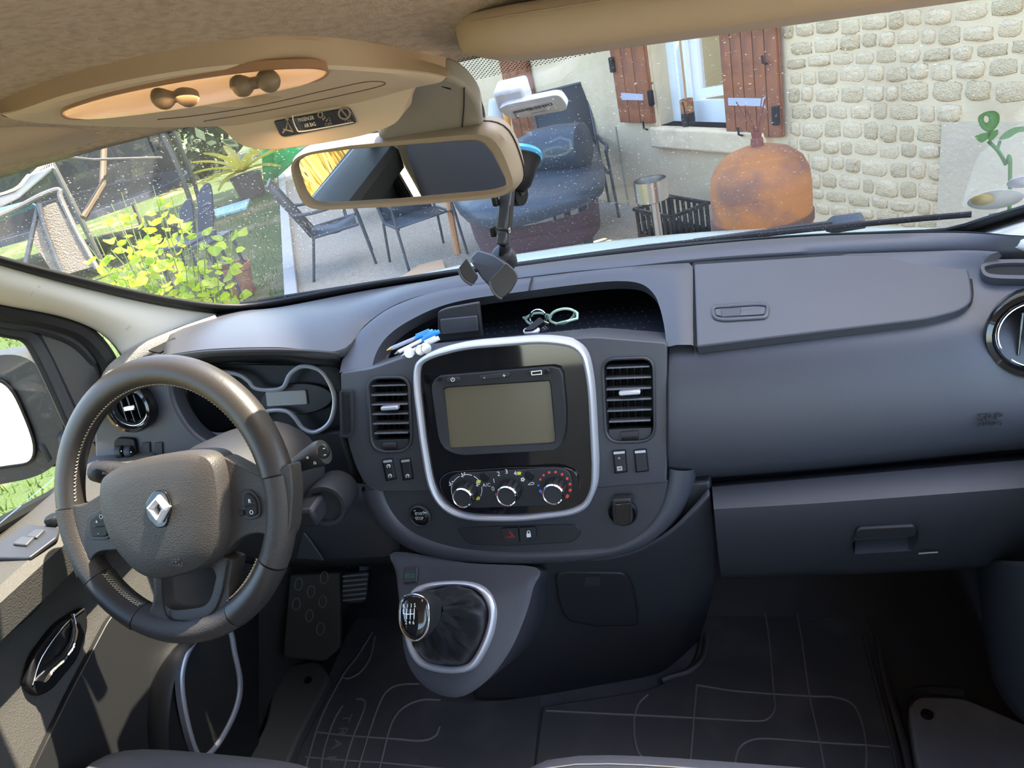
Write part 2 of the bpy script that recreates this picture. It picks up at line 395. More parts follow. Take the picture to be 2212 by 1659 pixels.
# outer A pillars, cant rails, B pillars and the body sides behind (seen in the mirror, and they shade the cab; left open above, shaped to let light onto the headliner)
for s, nm in ((-1, 'wall_left'), (1, 'wall_right')):
    w = thing(nm, 'van side with B-pillar', None, (s * .78, -.9, .15), kind='structure')
    pil = [V((s * (.735 - .05 * i / 5), gy(.72, .97 + .43 * i / 5) - .03, .97 + .43 * i / 5)) for i in range(6)]
    tube('outer_pillar', [p + V((s * .075, 0.02, 0)) for p in pil], .028, M['seal'], w)
    tube('cant_rail', [V((s * .70, -.22, 1.37)), V((s * .745, -.5, 1.41)), V((s * .765, -.9, 1.42)), V((s * .77, -2.4, 1.42))], .03, M['pillar'], w)
    loft('pillar_trim', [[V((s * .70, -.86, .15)), V((s * .70, -.86, .9)), V((s * .70, -.90, 1.40))], [V((s * .685, -.93, .15)), V((s * .685, -.93, .9)), V((s * .68, -.96, 1.42))],
                         [V((s * .70, -1.02, .15)), V((s * .70, -1.02, .9)), V((s * .69, -1.04, 1.42))]], M['pillar'], w, sol=.02)
    tube('door_seal', [V((s * .735, -.845, .2)), V((s * .735, -.845, .9)), V((s * .73, -.87, 1.38))], .016, M['seal'], w)
    tube('seat_belt', [V((s * .675, -.955, 1.25)), V((s * .665, -.95, .9)), V((s * .66, -.92, .4))], .022, M['seal'], w, flat=.08, ref=(0, 1, 0))
    box('rear_panel', (s * .79, -1.72, .54), (.03, 1.36, .84), M['pillar'], w)
    box('rear_post', (s * .78, -2.36, 1.2), (.05, .1, .5), M['pillar'], w)
tag(box('wall_back', (0, -2.45, .56), (1.56, .04, .88), M['pillar']), 'cream panel at the back of the cab', kind='structure')

# ---- driver's door
d1 = thing('door_1', "driver's door with dark panel, chrome pull and round-ended speaker", None, (-.78, -.4, .15), kind='structure')
prof = [(-.815, .80), (-.81, .865), (-.80, .872), (-.675, .866), (-.662, .852), (-.675, .80), (-.725, .772), (-.745, .73), (-.735, .66), (-.715, .56), (-.705, .45), (-.705, .17), (-.8, .17)]
ys = [.30, .2, .05, -.1, -.3, -.5, -.7, -.835]
loft('door_panel', [[V((x + (.05 * max(0, y - .05) / .2), y, z)) for x, z in prof] for y in ys], M['doorc'], d1, sol=.006)
DPL = Plane((-.735, -.3, .7), (1, 0, .08))
# dark lower insert, front of the crease; cast shadow put into its colour
slab('lower_insert', rp([(250, 1320, 30), (232, 1345, 10), (150, 1500), (70, 1665), (560, 1700), (560, 1300, 20)]), Plane((-.715, -.2, .5), (1, 0, .1)), M['doord'], d1, o=.014, th=.012)
hb = slab('handle_bezel', rp([(186, 1308, 14), (192, 1355, 20), (168, 1425, 20), (112, 1492, 14), (82, 1505, 10), (56, 1480, 14), (72, 1418, 20), (125, 1348, 20)]), DPL, M['black'], d1, o=.012, th=.014, bev=.003)
lev = [(156, 1326, .004), (162, 1362, .007), (152, 1398, .01), (130, 1425, .014), (104, 1448, .015), (86, 1474, .012)]
tube('pull_lever', cr([DPL.px(u, v, .022) for u, v, r in lev], 4), [lev[min(5, i // 4)][2] for i in range(21)], M['chrome'], hb, flat=.45, ref=(1, 0, 0))
tube('bezel_line', [DPL.px(u, v, .0135) for u, v in cr([(70, 1480), (90, 1420), (140, 1350), (182, 1315)], 4)], .0012, M['steel'], hb)
gp_ = slab('grab_pocket', rp([(-60, 1330), (0, 1268, 20), (55, 1258, 20), (88, 1275, 18), (70, 1312, 20), (0, 1372, 10), (-60, 1420)]), DPL, M['void'], d1, o=.012, th=.004)
tube('pocket_lip', cr([DPL.px(u, v, .013) for u, v in [(-60, 1325), (0, 1264), (55, 1254), (92, 1272), (74, 1316), (0, 1378)]], 4), .004, M['doord'], gp_)
spk_o = cr([(500, 1356), (514, 1410), (526, 1475), (516, 1535), (484, 1600), (450, 1638), (424, 1632), (402, 1565), (389, 1485), (394, 1430), (415, 1385), (452, 1345)], 4, True)
SPL = Plane((-.70, -.1, .35), (1, 0, .05))
slab('speaker_grille', inset(spk_o, 8), SPL, mat('speaker cloth', (.012, .012, .011), .9, bump=(900, .8, 'voronoi')), d1, o=.024, th=.006)
ring('speaker_ring', spk_o, inset(spk_o, 11), SPL, M['silver'], d1, o=.027, th=.012, crown=.003)
tube('door_bulge', cr([Xp(345, 1700, -.69), Xp(335, 1560, -.69), Xp(360, 1430, -.69), Xp(410, 1370, -.69)], 4), .03, M['doord'], d1, flat=.4, ref=(1, 0, 0))
# window ledge switches
LPL = Plane((-.75, -.25, .872), (.1, 0, 1))
sw = slab('window_switch_plate', rp([(-20, 1180, 6), (60, 1132, 6), (128, 1140, 6), (122, 1160, 6), (62, 1205, 6), (-20, 1204, 6)]), LPL, M['dash2'], d1, o=.006, th=.006)
for (a, b) in (((40, 1166), (78, 1168)), ((70, 1150), (100, 1152))):
    slab('window_switch', rp([(a[0] - 14, a[1] + 8, 3), (a[0] + 6, a[1] - 8, 3), (b[0] - 4, b[1] - 9, 3), (b[0] - 22, b[1] + 9, 3)]), LPL, M['dash'], sw, o=.010, th=.005)
lathe('mirror_knob', [(.012, 0), (.012, .008), (.009, .012), (0.0, .012)], LPL.px(118, 1128, .004), (0, 0, 1), M['black'], d1)
tube('window_sill_seal', [Xp(-140, 1212, -.795), Xp(0, 1133, -.795), Xp(90, 1085, -.795), Xp(165, 1045, -.795)], .012, M['seal'], d1)
# window frame, sail panel, seals
tube('frame_seal', ext(cr([Xp(-160, 628, -.735), Xp(0, 668, -.735), Xp(100, 688, -.735), Xp(175, 716, -.735), Xp(222, 765, -.735), Xp(240, 815, -.735), Xp(235, 880, -.735)], 4)), .017, M['seal'], d1)
tube('frame_inner', ext(cr([Xp(-160, 650, -.75), Xp(0, 690, -.75), Xp(90, 706, -.75), Xp(160, 735, -.75), Xp(205, 780, -.75)], 4)), .012, M['dash2'], d1)
slab('sail_panel', rp([(84, 708, 10), (170, 728, 20), (218, 772, 20), (236, 820, 10), (215, 870, 10), (168, 912, 10), (128, 810, 20)]), Plane((-.752, 0, 1), (1, -.12, 0)), mat('sail panel plastic', (.075, .072, .066), .6), d1, o=0, th=.012, bev=.004)
tube('window_channel', ext(cr([Xp(-160, 668, -.765), Xp(0, 706, -.765), Xp(62, 722, -.765), Xp(92, 760, -.765), Xp(128, 835, -.765), Xp(172, 935, -.765)], 5)), .011, M['dash2'], d1)
tube('channel_rubber', ext(cr([Xp(-160, 680, -.772), Xp(0, 718, -.772), Xp(52, 732, -.772), Xp(78, 768, -.772), Xp(114, 843, -.772), Xp(160, 945, -.772)], 5)), .007, M['seal'], d1)
wp = [V((-.775, y, z)) for y, z in ((.0, .9), (-.03, 1.08), (-.09, 1.19), (-.5, 1.38), (-.83, 1.38), (-.83, .88))]
g2 = tag(prism('window_2', wp, V((.004, 0, 0)), M['sideglass'], smooth=False), "driver's side window pane", kind='structure')
# passenger door (lower right corner of the picture and out of frame)
d2 = thing('door_2', "passenger door inner panel", None, (.78, -.4, .15), kind='structure')
loft('door_panel', [[V((-x + .055, y, z)) for x, z in prof] for y in ys[1:]], M['doord'], d2, sol=.006)

# ---- wing mirror outside the driver's window
wm = thing('wing_mirror', "large dark grey wing mirror outside the driver's window", 'wing mirror', (-.98, .03, .85))
MP = Plane((-.98, .02, .93), (.35, -.93, .05))
ho = cr([(-120, 800), (-40, 770), (40, 758), (92, 782), (126, 842), (147, 915), (140, 975), (105, 1010), (40, 1030), (-60, 1040), (-120, 1000)], 4, True)
dome('housing', [MP.px(*p, .0) for p in ho], -MP.n, mat('mirror housing', (.035, .034, .031), .55, var=(90, (.08, .075, .065), .6, .75)), wm, h=.12, back=.02)
gi = cr([(-120, 835), (-20, 818), (22, 836), (52, 890), (76, 960), (66, 1000), (20, 1012), (-80, 1020), (-120, 980)], 4, True)
slab('mirror_glass', gi, MP, M['mirror'], wm, o=.024, th=.006)
ring('glass_bezel', [tuple(p) for p in gi], inset(gi, 6), MP, M['black'], wm, o=.026, th=.012)
box('mounting_arm', (-.85, .03, .86), (.16, .06, .08), M['dark'], wm, bev=.02)
box('indicator_pod', MP.px(120, 960, -.02), (.05, .08, .07), M['dark'], wm, bev=.015)

# ---- bonnet, cowl and wipers seen through the glass
bn = thing('van_bonnet', 'pale van bonnet just beyond the windscreen', 'bonnet', (0, .8, .8))
rows = []
for y, z in ((.46, .93), (.48, .948), (.52, .957), (.60, .936), (.68, .910), (.78, .875), (1.0, .79), (1.2, .62)):
    rows.append([V((.8 * k / 8, y - .10 * (k / 8) ** 2, z - .05 * abs(k / 8) ** 2)) for k in range(-8, 9)])
loft('panel', rows, M['paint'], bn, sol=.01)
cw = thing('scuttle', 'black plastic scuttle below the windscreen', 'scuttle', (0, .4, .9))
rows = []
for y, z in ((.33, .945), (.37, .945), (.42, .935), (.48, .915)):
    rows.append([V((.78 * k / 8, y - .10 * (k / 8) ** 2, z + .005)) for k in range(-8, 9)])
loft('panel', rows, M['black'], cw, sol=.01)
def gout(u, v, o): return Gp(u, v, -o)
wi = thing('wiper', 'black wiper arm with square cap resting at the passenger side', 'wiper', gout(1830, 488, .02))
tube('blade', [gout(1120, 580, .008), gout(1400, 545, .010), gout(1760, 508, .011), gout(2000, 486, .011), gout(2100, 474, .008)], .005, M['black'], wi, ref=(0, 0, 1))
tube('arm', [gout(1500, 540, .016), gout(1700, 517, .018), gout(1800, 505, .018)], .005, M['dark'], wi)
slab('arm_cap', rp([(1782, 500, 3), (1800, 486, 4), (1862, 478, 4), (1872, 493, 4), (1800, 505, 3)]), Plane(gout(1830, 500, .018), (0, -.56, -.83)), mat('wiper cap', (.05, .06, .075), .5), wi, th=.016, bev=.003)
wi2 = thing('wiper', "thin black wiper lying along the glass in front of the driver", 'wiper', gout(600, 650, .02))
tube('blade', [gout(520, 665, .008), gout(800, 622, .008), gout(1060, 584, .008)], .005, M['black'], wi2, ref=(0, 0, 1))
# ================================================================ DASHBOARD
S = Plane((0, -.02, 1.0), (0, -.970, .2425))       # centre stack face
L = Plane((0, 0, .967), (0, -.313, .95))           # sloping upper lid / tray surround
G = Plane((0, -.11, .63), (0, -.756, .654))        # gear console face
K = Plane((-.45, .07, .9), (0, -.94, .34))         # instrument face
LP = Plane((-.6, .0, .93), (.12, -.96, .24))       # panel left of the instruments
dash = thing('dashboard', 'wide dark grey plastic dashboard of the van', 'dashboard', (0, .1, .6))
# top pad
R0 = [Zp(u, v, 1.013) for u, v in [(400, 690), (500, 672), (600, 664), (800, 626), (1000, 596), (1150, 576), (1400, 544), (1700, 516), (1900, 509), (2080, 508), (2200, 520), (2300, 520)]]
R1 = [Yp(352, 768, .02), Yp(450, 754, .01), Yp(600, 750, .01), Yp(735, 757, .03), L.px(790, 700), L.px(860, 655), L.px(960, 626), L.px(1080, 606), L.px(1220, 588), L.px(1350, 576), L.px(1497, 560), L.px(1620, 550), L.px(1800, 540), L.px(2000, 535), L.px(2120, 537), L.px(2300, 545)]
R0 = resample(cr(R0, 5), 80); R1 = resample(cr(R1, 5), 80)
Rb = [p + V((0, .10, -.05)) for p in R0]
mid = [a.lerp(b, .5) + V((0, 0, .012)) for a, b in zip(R0, R1)]
q3 = [a.lerp(b, .85) + V((0, 0, .008)) for a, b in zip(R0, R1)]
R2 = [p + V((0, -.004, -.012)) for p in R1]
loft('top_pad', [Rb, R0, mid, q3, R1, R2], M['dash'], dash, sol=.008)
# long shallow groove on the passenger top
tube('top_groove', resample([p.lerp(q, .25) + V((0, 0, .0085)) for p, q in zip(R0[36:78], R1[36:78])], 40), .0016, M['dark'], dash, flat=.4)
# defroster strip beside the driver's pillar
ds = [Yp(228, 832, -.005), Yp(250, 795, .02), Yp(300, 765, .05), Yp(360, 738, .09), Yp(430, 710, .15), Yp(500, 684, .21)]
de = [Yp(345, 785, -.005), Yp(350, 772, .02), Yp(372, 756, .05), Yp(415, 738, .09), Yp(465, 712, .15), Yp(520, 688, .21)]
loft('defroster_panel', [cr([p + V((0, 0, -.012)) for p in ds], 4), cr([p + V((0, 0, -.012)) for p in de], 4)], M['dash'], dash, sol=.006)
tube('defroster_strip', cr([Yp(230, 835, -.01), Yp(238, 812, .0), Yp(262, 785, .03), Yp(320, 752, .07), Yp(400, 718, .13), Yp(470, 693, .19)], 5), .012, mat('defroster mesh', (.30, .28, .25), .7, bump=(800, 1.0, 'voronoi', .002)), dash, flat=.35)
slab('defroster_slot', rp([(318, 757, 4), (378, 728, 4), (382, 735, 4), (345, 762, 4)]), Plane(Yp(350, 745, .07), (0, -.3, 1)), M['void'], dash, o=.004, th=.004)
# tray surround (arch)
ao = [(733, 806), (742, 770), (765, 730), (800, 695), (850, 662), (930, 633), (1010, 617), (1150, 599), (1300, 582), (1400, 573), (1470, 569), (1488, 568), (1496, 576), (1497, 620), (1497, 680), (1498, 747)]
ai = [(803, 802), (808, 775), (822, 745), (846, 718), (885, 692), (945, 664), (1015, 646), (1150, 627), (1270, 612), (1340, 607), (1385, 613), (1412, 634), (1424, 660), (1432, 690), (1437, 720), (1440, 749)]
AO = resample(cr([L.px(*p, .006) for p in ao], 4), 72); AI = resample(cr([L.px(*p, .004) for p in ai], 4), 72)
n3 = L.n
rows = [[p - n3 * .02 for p in AO], AO, [a.lerp(b, .08) + n3 * .002 for a, b in zip(AO, AI)], [a.lerp(b, .6) + n3 * .003 for a, b in zip(AO, AI)], [a.lerp(b, .93) + n3 * .0 for a, b in zip(AO, AI)], AI, [p - n3 * .022 + V((0, .012, 0)) for p in AI]]
loft('tray_surround', rows, M['dash'], dash)
tube('surround_seam', [L.px(1150, 598, .0105), L.px(1146, 612, .011), L.px(1143, 627, .006)], .0014, M['void'], dash)
# tray tub
TF = [V((p.x * .97 + .004, max(.015, p.y + .05 + .12 * min(1, max(0, p.y) / .1)), .944)) for p in AI]
tw = loft('tray_wall', [[p - n3 * .022 + V((0, .012, 0)) for p in AI], [p + V((0, .10, .0)) for p in AI], [V((q.x, q.y + .03, .97)) for q in TF], TF], M['dark'], dash)
fv = [V((p.x, p.y, .944)) for p in TF]
tf = mesh('tray_floor', fv + [V((.25, -.012, .944)), V((-.19, -.012, .944))], [tuple(range(len(fv) + 2))], mat('tray liner', (.02, .022, .028), .4), dash)
dv, dfs = [], []
for ix in range(26):
    for iy in range(9):
        x, y = -.12 + ix * .0135 + (iy % 2) * .006, .03 + iy * .021
        b = len(dv); c = V((x, y, .9445)); 
        dv += [c + V((.0022, 0, 0)), c + V((0, .0022, 0)), c + V((-.0022, 0, 0)), c + V((0, -.0022, 0)), c + V((0, 0, .0009))]
        dfs += [(b, b + 1, b + 4), (b + 1, b + 2, b + 4), (b + 2, b + 3, b + 4), (b + 3, b, b + 4)]
tag(mesh('floor_dimples', dv, dfs, mat('tray dimple', (.07, .075, .09), .35), tf), kind='stuff')
BX = Plane(Yp(990, 700, .095), (0.05, -1, .12))
bx = slab('tray_box', rp([(946, 674, 4), (966, 666, 8), (1034, 654, 4), (1042, 728, 3), (945, 738, 3)]), BX, M['dark'], dash, th=.010, bev=.002)
slab('tray_box_lid', rp([(950, 690, 4), (1030, 682, 4), (1033, 716, 4), (953, 724, 4)]), BX, M['dash'], bx, o=.003, th=.004)
# passenger fascia
fr = [[Zp(1440, 560, 1.02), Zp(1600, 552, 1.02), Zp(1800, 541, 1.02), Zp(2000, 536, 1.02), Zp(2120, 538, 1.02), Zp(2320, 560, 1.01)],
      [L.px(u, v, -.002) for u, v in [(1440, 650), (1600, 640), (1800, 625), (2000, 610), (2120, 602), (2320, 615)]],
      [L.px(u, v, -.003) for u, v in [(1440, 745), (1600, 728), (1800, 705), (2000, 684), (2120, 668), (2320, 675)]],
      [Yp(u, v, -.022) for u, v in [(1440, 790), (1600, 775), (1800, 755), (2000, 735), (2120, 722), (2320, 730)]],
      [Yp(u, v, -.045) for u, v in [(1440, 870), (1600, 858), (1800, 842), (2000, 825), (2120, 815), (2320, 815)]],
      [Yp(u, v, -.058) for u, v in [(1440, 960), (1600, 948), (1800, 932), (2000, 915), (2120, 902), (2320, 890)]],
      [Yp(u, v, -.055) for u, v in [(1440, 1012), (1600, 1000), (1800, 985), (2000, 965), (2120, 953), (2320, 938)]],
      [Yp(u, v, -.035) for u, v in [(1440, 1040), (1600, 1027), (1800, 1010), (2000, 990), (2120, 978), (2320, 960)]],
      [Yp(u, v, .03) for u, v in [(1440, 1048), (1600, 1035), (1800, 1018), (2000, 998), (2120, 985), (2320, 968)]]]
pf = loft('airbag_fascia', [cr(r, 5) for r in fr], M['dash'], dash, sol=.01, sub=1)
text('SRP', Plane(Yp(2138, 904, -.0535), (0, -.98, .12)), 2139, 902, 17, M['dark'], pf, o=.006, th=.0007, sx=1.25)
text('AIRBAG', Plane(Yp(2138, 904, -.0535), (0, -.98, .12)), 2139, 916, 8, M['dark'], pf, o=.006, th=.0007, sx=1.1)
# upper glovebox lid
lid = thing('upper_glovebox', 'upper glovebox lid with a flush oblong latch in front of the passenger', 'glovebox', L.px(1750, 650))
lo = rp([(1499, 570, 5), (1800, 551), (2060, 550, 10), (2082, 552, 20), (2099, 610, 45), (2100, 662, 45), (2000, 688, 30), (1750, 718), (1505, 748, 5)])
slab('lid', lo, L, M['dash'], lid, o=.0075, th=.016, bev=.004, seg=3)
lt = rp([(1534, 658, 14), (1640, 651, 16), (1664, 655, 14), (1660, 688, 14), (1560, 694, 14), (1538, 688, 12)])
ring('latch_bezel', lt, inset(lt, 8), L, M['dash'], lid, o=.0095, th=.006, crown=.0012)
slab('latch', inset(lt, 10), L, M['dash'], lid, o=.0095, th=.006, bev=.001)
slab('latch_dip', rp([(1556, 667, 5), (1602, 664, 5), (1600, 682, 5), (1558, 685, 5)]), L, M['dash2'], lid, o=.0102, th=.004)
slab('lid_shadow_gap', inset(lo, -4), L, M['void'], lid, o=.0022, th=.004, bev=0)  # black strip round the lid: gap and shadow line put in as colour
# right end: cup holder and round vent
ch = thing('cup_holder', 'oval cup holder recess at the passenger end of the dash', 'cup holder', L.px(2190, 580))
co = cr([(2118, 577), (2128, 566), (2165, 560), (2230, 560), (2290, 568), (2310, 588), (2290, 604), (2210, 603), (2150, 601), (2126, 594)], 4, True)
ring('rim', co, inset(co, 9), L, M['dash'], ch, o=.012, th=.012)
cup_r = [L.px(*p, .008) for p in inset(co, 8)]
loft('well', [cup_r, [p + V((0, 0, -.09)) for p in cup_r]], M['void'], ch, closed=True, cap=True)  # near-black well, the shade of the recess put into its colour
cut(pf, prism('cutter', [p + V((0, 0, .04)) for p in [L.px(*q, .008) for q in inset(co, 7)]], V((0, 0, -.12)), M['void']))

def round_vent(name, label, c, r, n):
    n = V(n).normalized(); t = thing(name, label, 'air vent', c, 'round dash-end vents')
    lathe('bezel', [(r * 1.02, -.012), (r * 1.03, .006), (r * .97, .012), (r * .86, .013), (r * .78, .006), (r * .74, -.004), (r * .74, -.03), (r * 1.02, -.03), (r * 1.02, -.012)], c, n, M['gloss'], t, seg=40, cap=False)
    lathe('trim_ring', [(r * .76, -.004), (r * .75, .004), (r * .73, .004), (r * .72, -.006), (r * .76, -.004)], c, n, M['chrome'], t, seg=40, cap=False)
    lathe('duct', [(r * .74, -.028), (.001, -.028)], c, n, M['void'], t, cap=False)
    up = (V((0, 0, 1)) - n * n.z).normalized(); rt = up.cross(n)
    for k in (-1, 0, 1):
        h = r * (.62 if k == 0 else .5)
        box('blade', V(c) + rt * (k * r * .32) - n * .008, (.003, h * 2, .022), M['gloss'], t, ax=(rt, up, n), bev=.001)
    box('tab', V(c) + n * .004, (r * .5, .01, .006), M['chrome'], t, ax=(rt, up, n), bev=.002)
    return t
round_vent('round_vent', 'glossy black round air vent at the passenger end of the dash', L.px(2240, 720) * 0 + Yp(2242, 722, -.03), .052, (-.30, -.92, .28))
round_vent('round_vent', 'round air vent seen through the steering wheel beside the door', LP.px(283, 880, .012), .044, (.15, -.95, .25))

# driver side: hood, cluster recess, left panel
h0 = [Yp(352, 770, .016), Yp(450, 756, .006), Yp(600, 752, .006), Yp(735, 760, .026)]
h1 = [Yp(352, 785, .02), Yp(450, 768, .012), Yp(600, 764, .012), Yp(735, 775, .03)]
h2 = [K.px(366, 793, .05), K.px(450, 774, .05), K.px(600, 768, .05), K.px(735, 780, .05)]
h3 = [K.px(372, 806, .0), K.px(450, 783, .0), K.px(600, 776, .0), K.px(737, 790, .0)]
hd = loft('instrument_hood', [cr(h, 5) for h in (h0, h1, h2, h3)], M['dark'], dash, sol=.004)
slab('left_panel', rp([(200, 880, 20), (216, 830, 20), (248, 802, 15), (345, 786, 4), (368, 800, 10), (372, 870, 60), (420, 945, 40), (520, 985, 20), (520, 1030), (205, 1010, 20)]), LP, M['dash'], dash, th=.04, bev=.006)
slab('column_surround', rp([(380, 960), (470, 938), (735, 930, 10), (760, 1010, 10), (770, 1060), (400, 1060)]), Plane((-.4, .05, .85), (0, -.95, .3)), M['dark'], dash, th=.03, bev=.006)
kp = [[Yp(u, v, y) for u, v, y in r] for r in (
    [(380, 1010, -.02), (560, 1030, -.02), (700, 1040, -.02), (850, 1050, -.035)],
    [(400, 1120, -.03), (560, 1130, -.05), (700, 1130, -.06), (860, 1130, -.06)],
    [(420, 1190, -.02), (560, 1205, -.05), (700, 1208, -.06), (862, 1200, -.075)],
    [(420, 1205, .10), (560, 1222, .10), (700, 1225, .10), (865, 1222, .06)])]
loft('knee_panel', [cr(r, 5) for r in kp], M['dark'], dash, sol=.006)
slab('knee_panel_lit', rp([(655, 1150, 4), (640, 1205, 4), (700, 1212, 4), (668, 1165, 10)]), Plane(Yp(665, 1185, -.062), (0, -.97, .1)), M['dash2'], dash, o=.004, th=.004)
# cluster
ic = thing('instrument_cluster', 'instrument cluster with peanut-shaped chrome rim and grey display', 'instrument cluster', K.px(550, 860))
slab('face', rp([(362, 800, 30), (450, 785), (735, 790, 20), (742, 930, 20), (640, 955, 20), (385, 955, 30)]), K, M['black'], ic, o=-.012, th=.02)
path = cr([(378, 862), (388, 826), (415, 808), (470, 803), (512, 808), (536, 822), (551, 838), (582, 842), (612, 836), (627, 808), (654, 791), (692, 800), (715, 833), (723, 870), (712, 912), (682, 933), (655, 925), (637, 902), (619, 888), (590, 886), (566, 893), (545, 914), (510, 931), (468, 939), (420, 922), (390, 895)], 5, True)
tube('chrome_rim', [K.px(*p, .006) for p in path], .0042, M['silver'], ic, closed=True)
dome('speedometer_dial', [K.px(*p, -.006) for p in ell(462, 870, 70, 62, 32)], K.n, M['black'], ic, h=.001, back=.003)
slab('display_bezel', ell(640, 862, 78, 34, 28, -3), K, M['dark'], ic, o=-.004, th=.006)
slab('display', rp([(572, 846, 4), (660, 842, 4), (664, 874, 4), (576, 879, 4)]), K, M['lcd'], ic, o=-.001, th=.003)
for k, s in enumerate(('20', '40', '60')): text(s, K, 492 + k * 8, 868 + k * 16, 9, M['red'] if k else M['grey'], ic, o=-.003, name='dial_number')
# left switches
def switch(name, pts, pl, parent, o=.003, top=True, m=None):
    b = slab(name, rp([(u, v, 4) for u, v in pts]), pl, m or M['dark'], parent, o=o, th=.008, bev=.0012)
    return b
sb = slab('dimmer_bezel', rp([(244, 955, 8), (252, 946, 6), (290, 948, 8), (298, 998, 8), (250, 1000, 6)]), LP, M['black'], dash, o=.006, th=.01)
for u in (262, 283): lathe('dimmer_wheel', [(.001, -.006), (.012, -.006), (.0125, 0), (.012, .006), (.001, .006)], LP.px(u, 975, .004), LP.right, M['dark'], sb, seg=18)
text('\u2022', LP, 262, 975, 9, M['white'], sb, o=.022, name='switch_mark'); text('\u2022', LP, 283, 977, 9, M['white'], sb, o=.022, name='switch_mark')
for u in (315, 342): switch('blank_switch', [(u - 10, 957), (u + 8, 955), (u + 10, 990), (u - 8, 994)], LP, dash)

# ---- steering column and stalks
sc = thing('steering_column', 'dark steering column shroud with two stalks and round ignition cover', 'steering column', (-.42, -.08, .85))
WN = V((0, -math.cos(rad(26.5)), math.sin(rad(26.5))))
rows = []
for t, rx, rz in ((-.22, .105, .085), (-.16, .10, .08), (-.10, .088, .07), (-.06, .07, .06)):
    c = V((-.405, -.265, .936)) + WN * t; rows.append(circ3(c, WN, rz, 28, (0, 0, 1), rx / rz))
loft('shroud', rows, M['dark'], sc, closed=True, cap=True)
WH = Plane((-.405, -.265, .936), WN)
def wp_(u, v, o): return WH.px(u, v, o)
st = tube('wiper_stalk', [wp_(600, 1030, -.07), wp_(640, 1005, -.06), wp_(662, 993, -.055), wp_(690, 980, -.05), wp_(700, 976, -.05)], [.009, .011, .014, .018, .017], M['dark'], sc, seg=16)
SP = Plane(wp_(697, 975, -.03), (.25, -.9, .35))
slab('stalk_button', ell(698, 976, 12, 16, 20, -10), SP, M['black'], st, o=.002, th=.008)
for s, u, v in (('\u2022\u2022', 700, 969), ('\u2022\u2022', 702, 983), ('\u2302', 680, 1000)): text(s, SP, u, v, 6, M['white'], st, o=.004, name='stalk_mark')
text('o', SP, 664, 988, 7, M['white'], st, o=.006, name='stalk_mark')
s2 = tube('light_stalk', [wp_(300, 1022, -.06), wp_(262, 1020, -.055), wp_(250, 1020, -.055), wp_(225, 1020, -.05), wp_(207, 1018, -.05)], [.013, .0145, .0165, .0175, .0155], M['dark'], sc, seg=16)
AP = Plane(wp_(228, 1015, -.030), (.1, -.9, .4))
text('AUTO', AP, 232, 1021, 7, M['white'], s2, o=.0, name='stalk_mark'); text('D', AP, 226, 1011, 7, M['white'], s2, o=0, name='stalk_mark'); text('D', AP, 238, 1011, 7, M['white'], s2, o=0, name='stalk_mark')
IG = Plane(Yp(703, 1092, -.12), (.15, -.95, .2))
lathe('ignition_cover', [(.034, -.06), (.036, -.004), (.034, .004), (.028, .004), (.027, -.004), (.001, -.004)], IG.p, IG.n, M['dark'], sc, cap=False)
box('lower_stalk', Yp(655, 1100, -.13), (.07, .05, .035), M['dark'], sc, bev=.006)

# ---- steering wheel
sw = thing('steering_wheel', 'leather-rimmed four-spoke steering wheel with silver diamond badge', 'steering wheel', (-.405, -.265, .936))
WR, WT = .1790, .0190
def rim_pts(a0, a1, n, r=WR, o=0.0): return [WH.p + WH.right * (r * math.cos(rad(a0 + (a1 - a0) * k / n))) + WH.up * (r * math.sin(rad(a0 + (a1 - a0) * k / n))) + WN * o for k in range(n + 1)]
for nm, a0, a1, m, rr in (('rim_leather', 9, 181, 'leather', WT), ('rim_grip', 181.6, 217, 'wheelpl', WT * 1.02), ('rim_leather', 217.6, 246, 'leather', WT * 1.02), ('rim_base', 246.6, 300, 'wheelpl', WT), ('rim_leather', 300.6, 331, 'leather', WT * 1.02), ('rim_grip', 331.6, 368.4, 'wheelpl', WT * 1.02)):
    tube(nm, rim_pts(a0, a1, max(8, int(abs(a1 - a0) / 4))), rr, M[m], sw, seg=18, flat=1.12)
for a0, a1, n in ((20, 178, 84), (219, 245, 16), (302, 330, 16)):
    for ph in (0, 1):
        z = []
        for k in range(n + 1):
            a = rad(a0 + (a1 - a0) * k / n); w = .0042 * (1 if (k + ph) % 2 else -1)
            rr = WR - math.sqrt(max(0, (WT + .0006) ** 2 - w * w)); z.append(WH.p + (WH.right * math.cos(a) + WH.up * math.sin(a)) * rr + WN * (w + .006))
        tube('stitching', z, .0007, M['stitch'], sw, seg=5)
def wslab(nm, pts, o, th, m, par=sw, bev=.006, seg=3): return slab(nm, pts, WH, M[m], par, o=o, th=th, bev=bev, seg=seg)
wslab('left_spoke', rp([(128, 1082, 10), (170, 1096, 20), (200, 1078, 20), (300, 1015), (320, 1190), (250, 1188, 30), (205, 1192, 20), (190, 1225, 10), (165, 1252, 6), (135, 1170, 20)]), .012, .026, 'wheelpl')
wslab('right_spoke', rp([(440, 990), (480, 985, 10), (510, 1000, 20), (560, 1030, 30), (592, 1020, 12), (625, 1000, 10), (632, 1060, 20), (626, 1150, 20), (602, 1182, 8), (588, 1165, 20), (560, 1150, 20), (520, 1160, 20), (470, 1210)]), .012, .026, 'wheelpl')
bo = rp([(334, 1222), (490, 1200), (512, 1205, 10), (500, 1260, 20), (505, 1310, 25), (470, 1348, 20), (400, 1366, 30), (345, 1350, 20), (318, 1330, 10), (334, 1300, 10)], 4)
bi = rp([(349, 1240, 4), (460, 1225, 4), (468, 1245, 4), (456, 1296, 18), (440, 1312, 14), (375, 1320, 16), (352, 1306, 12)], 4)
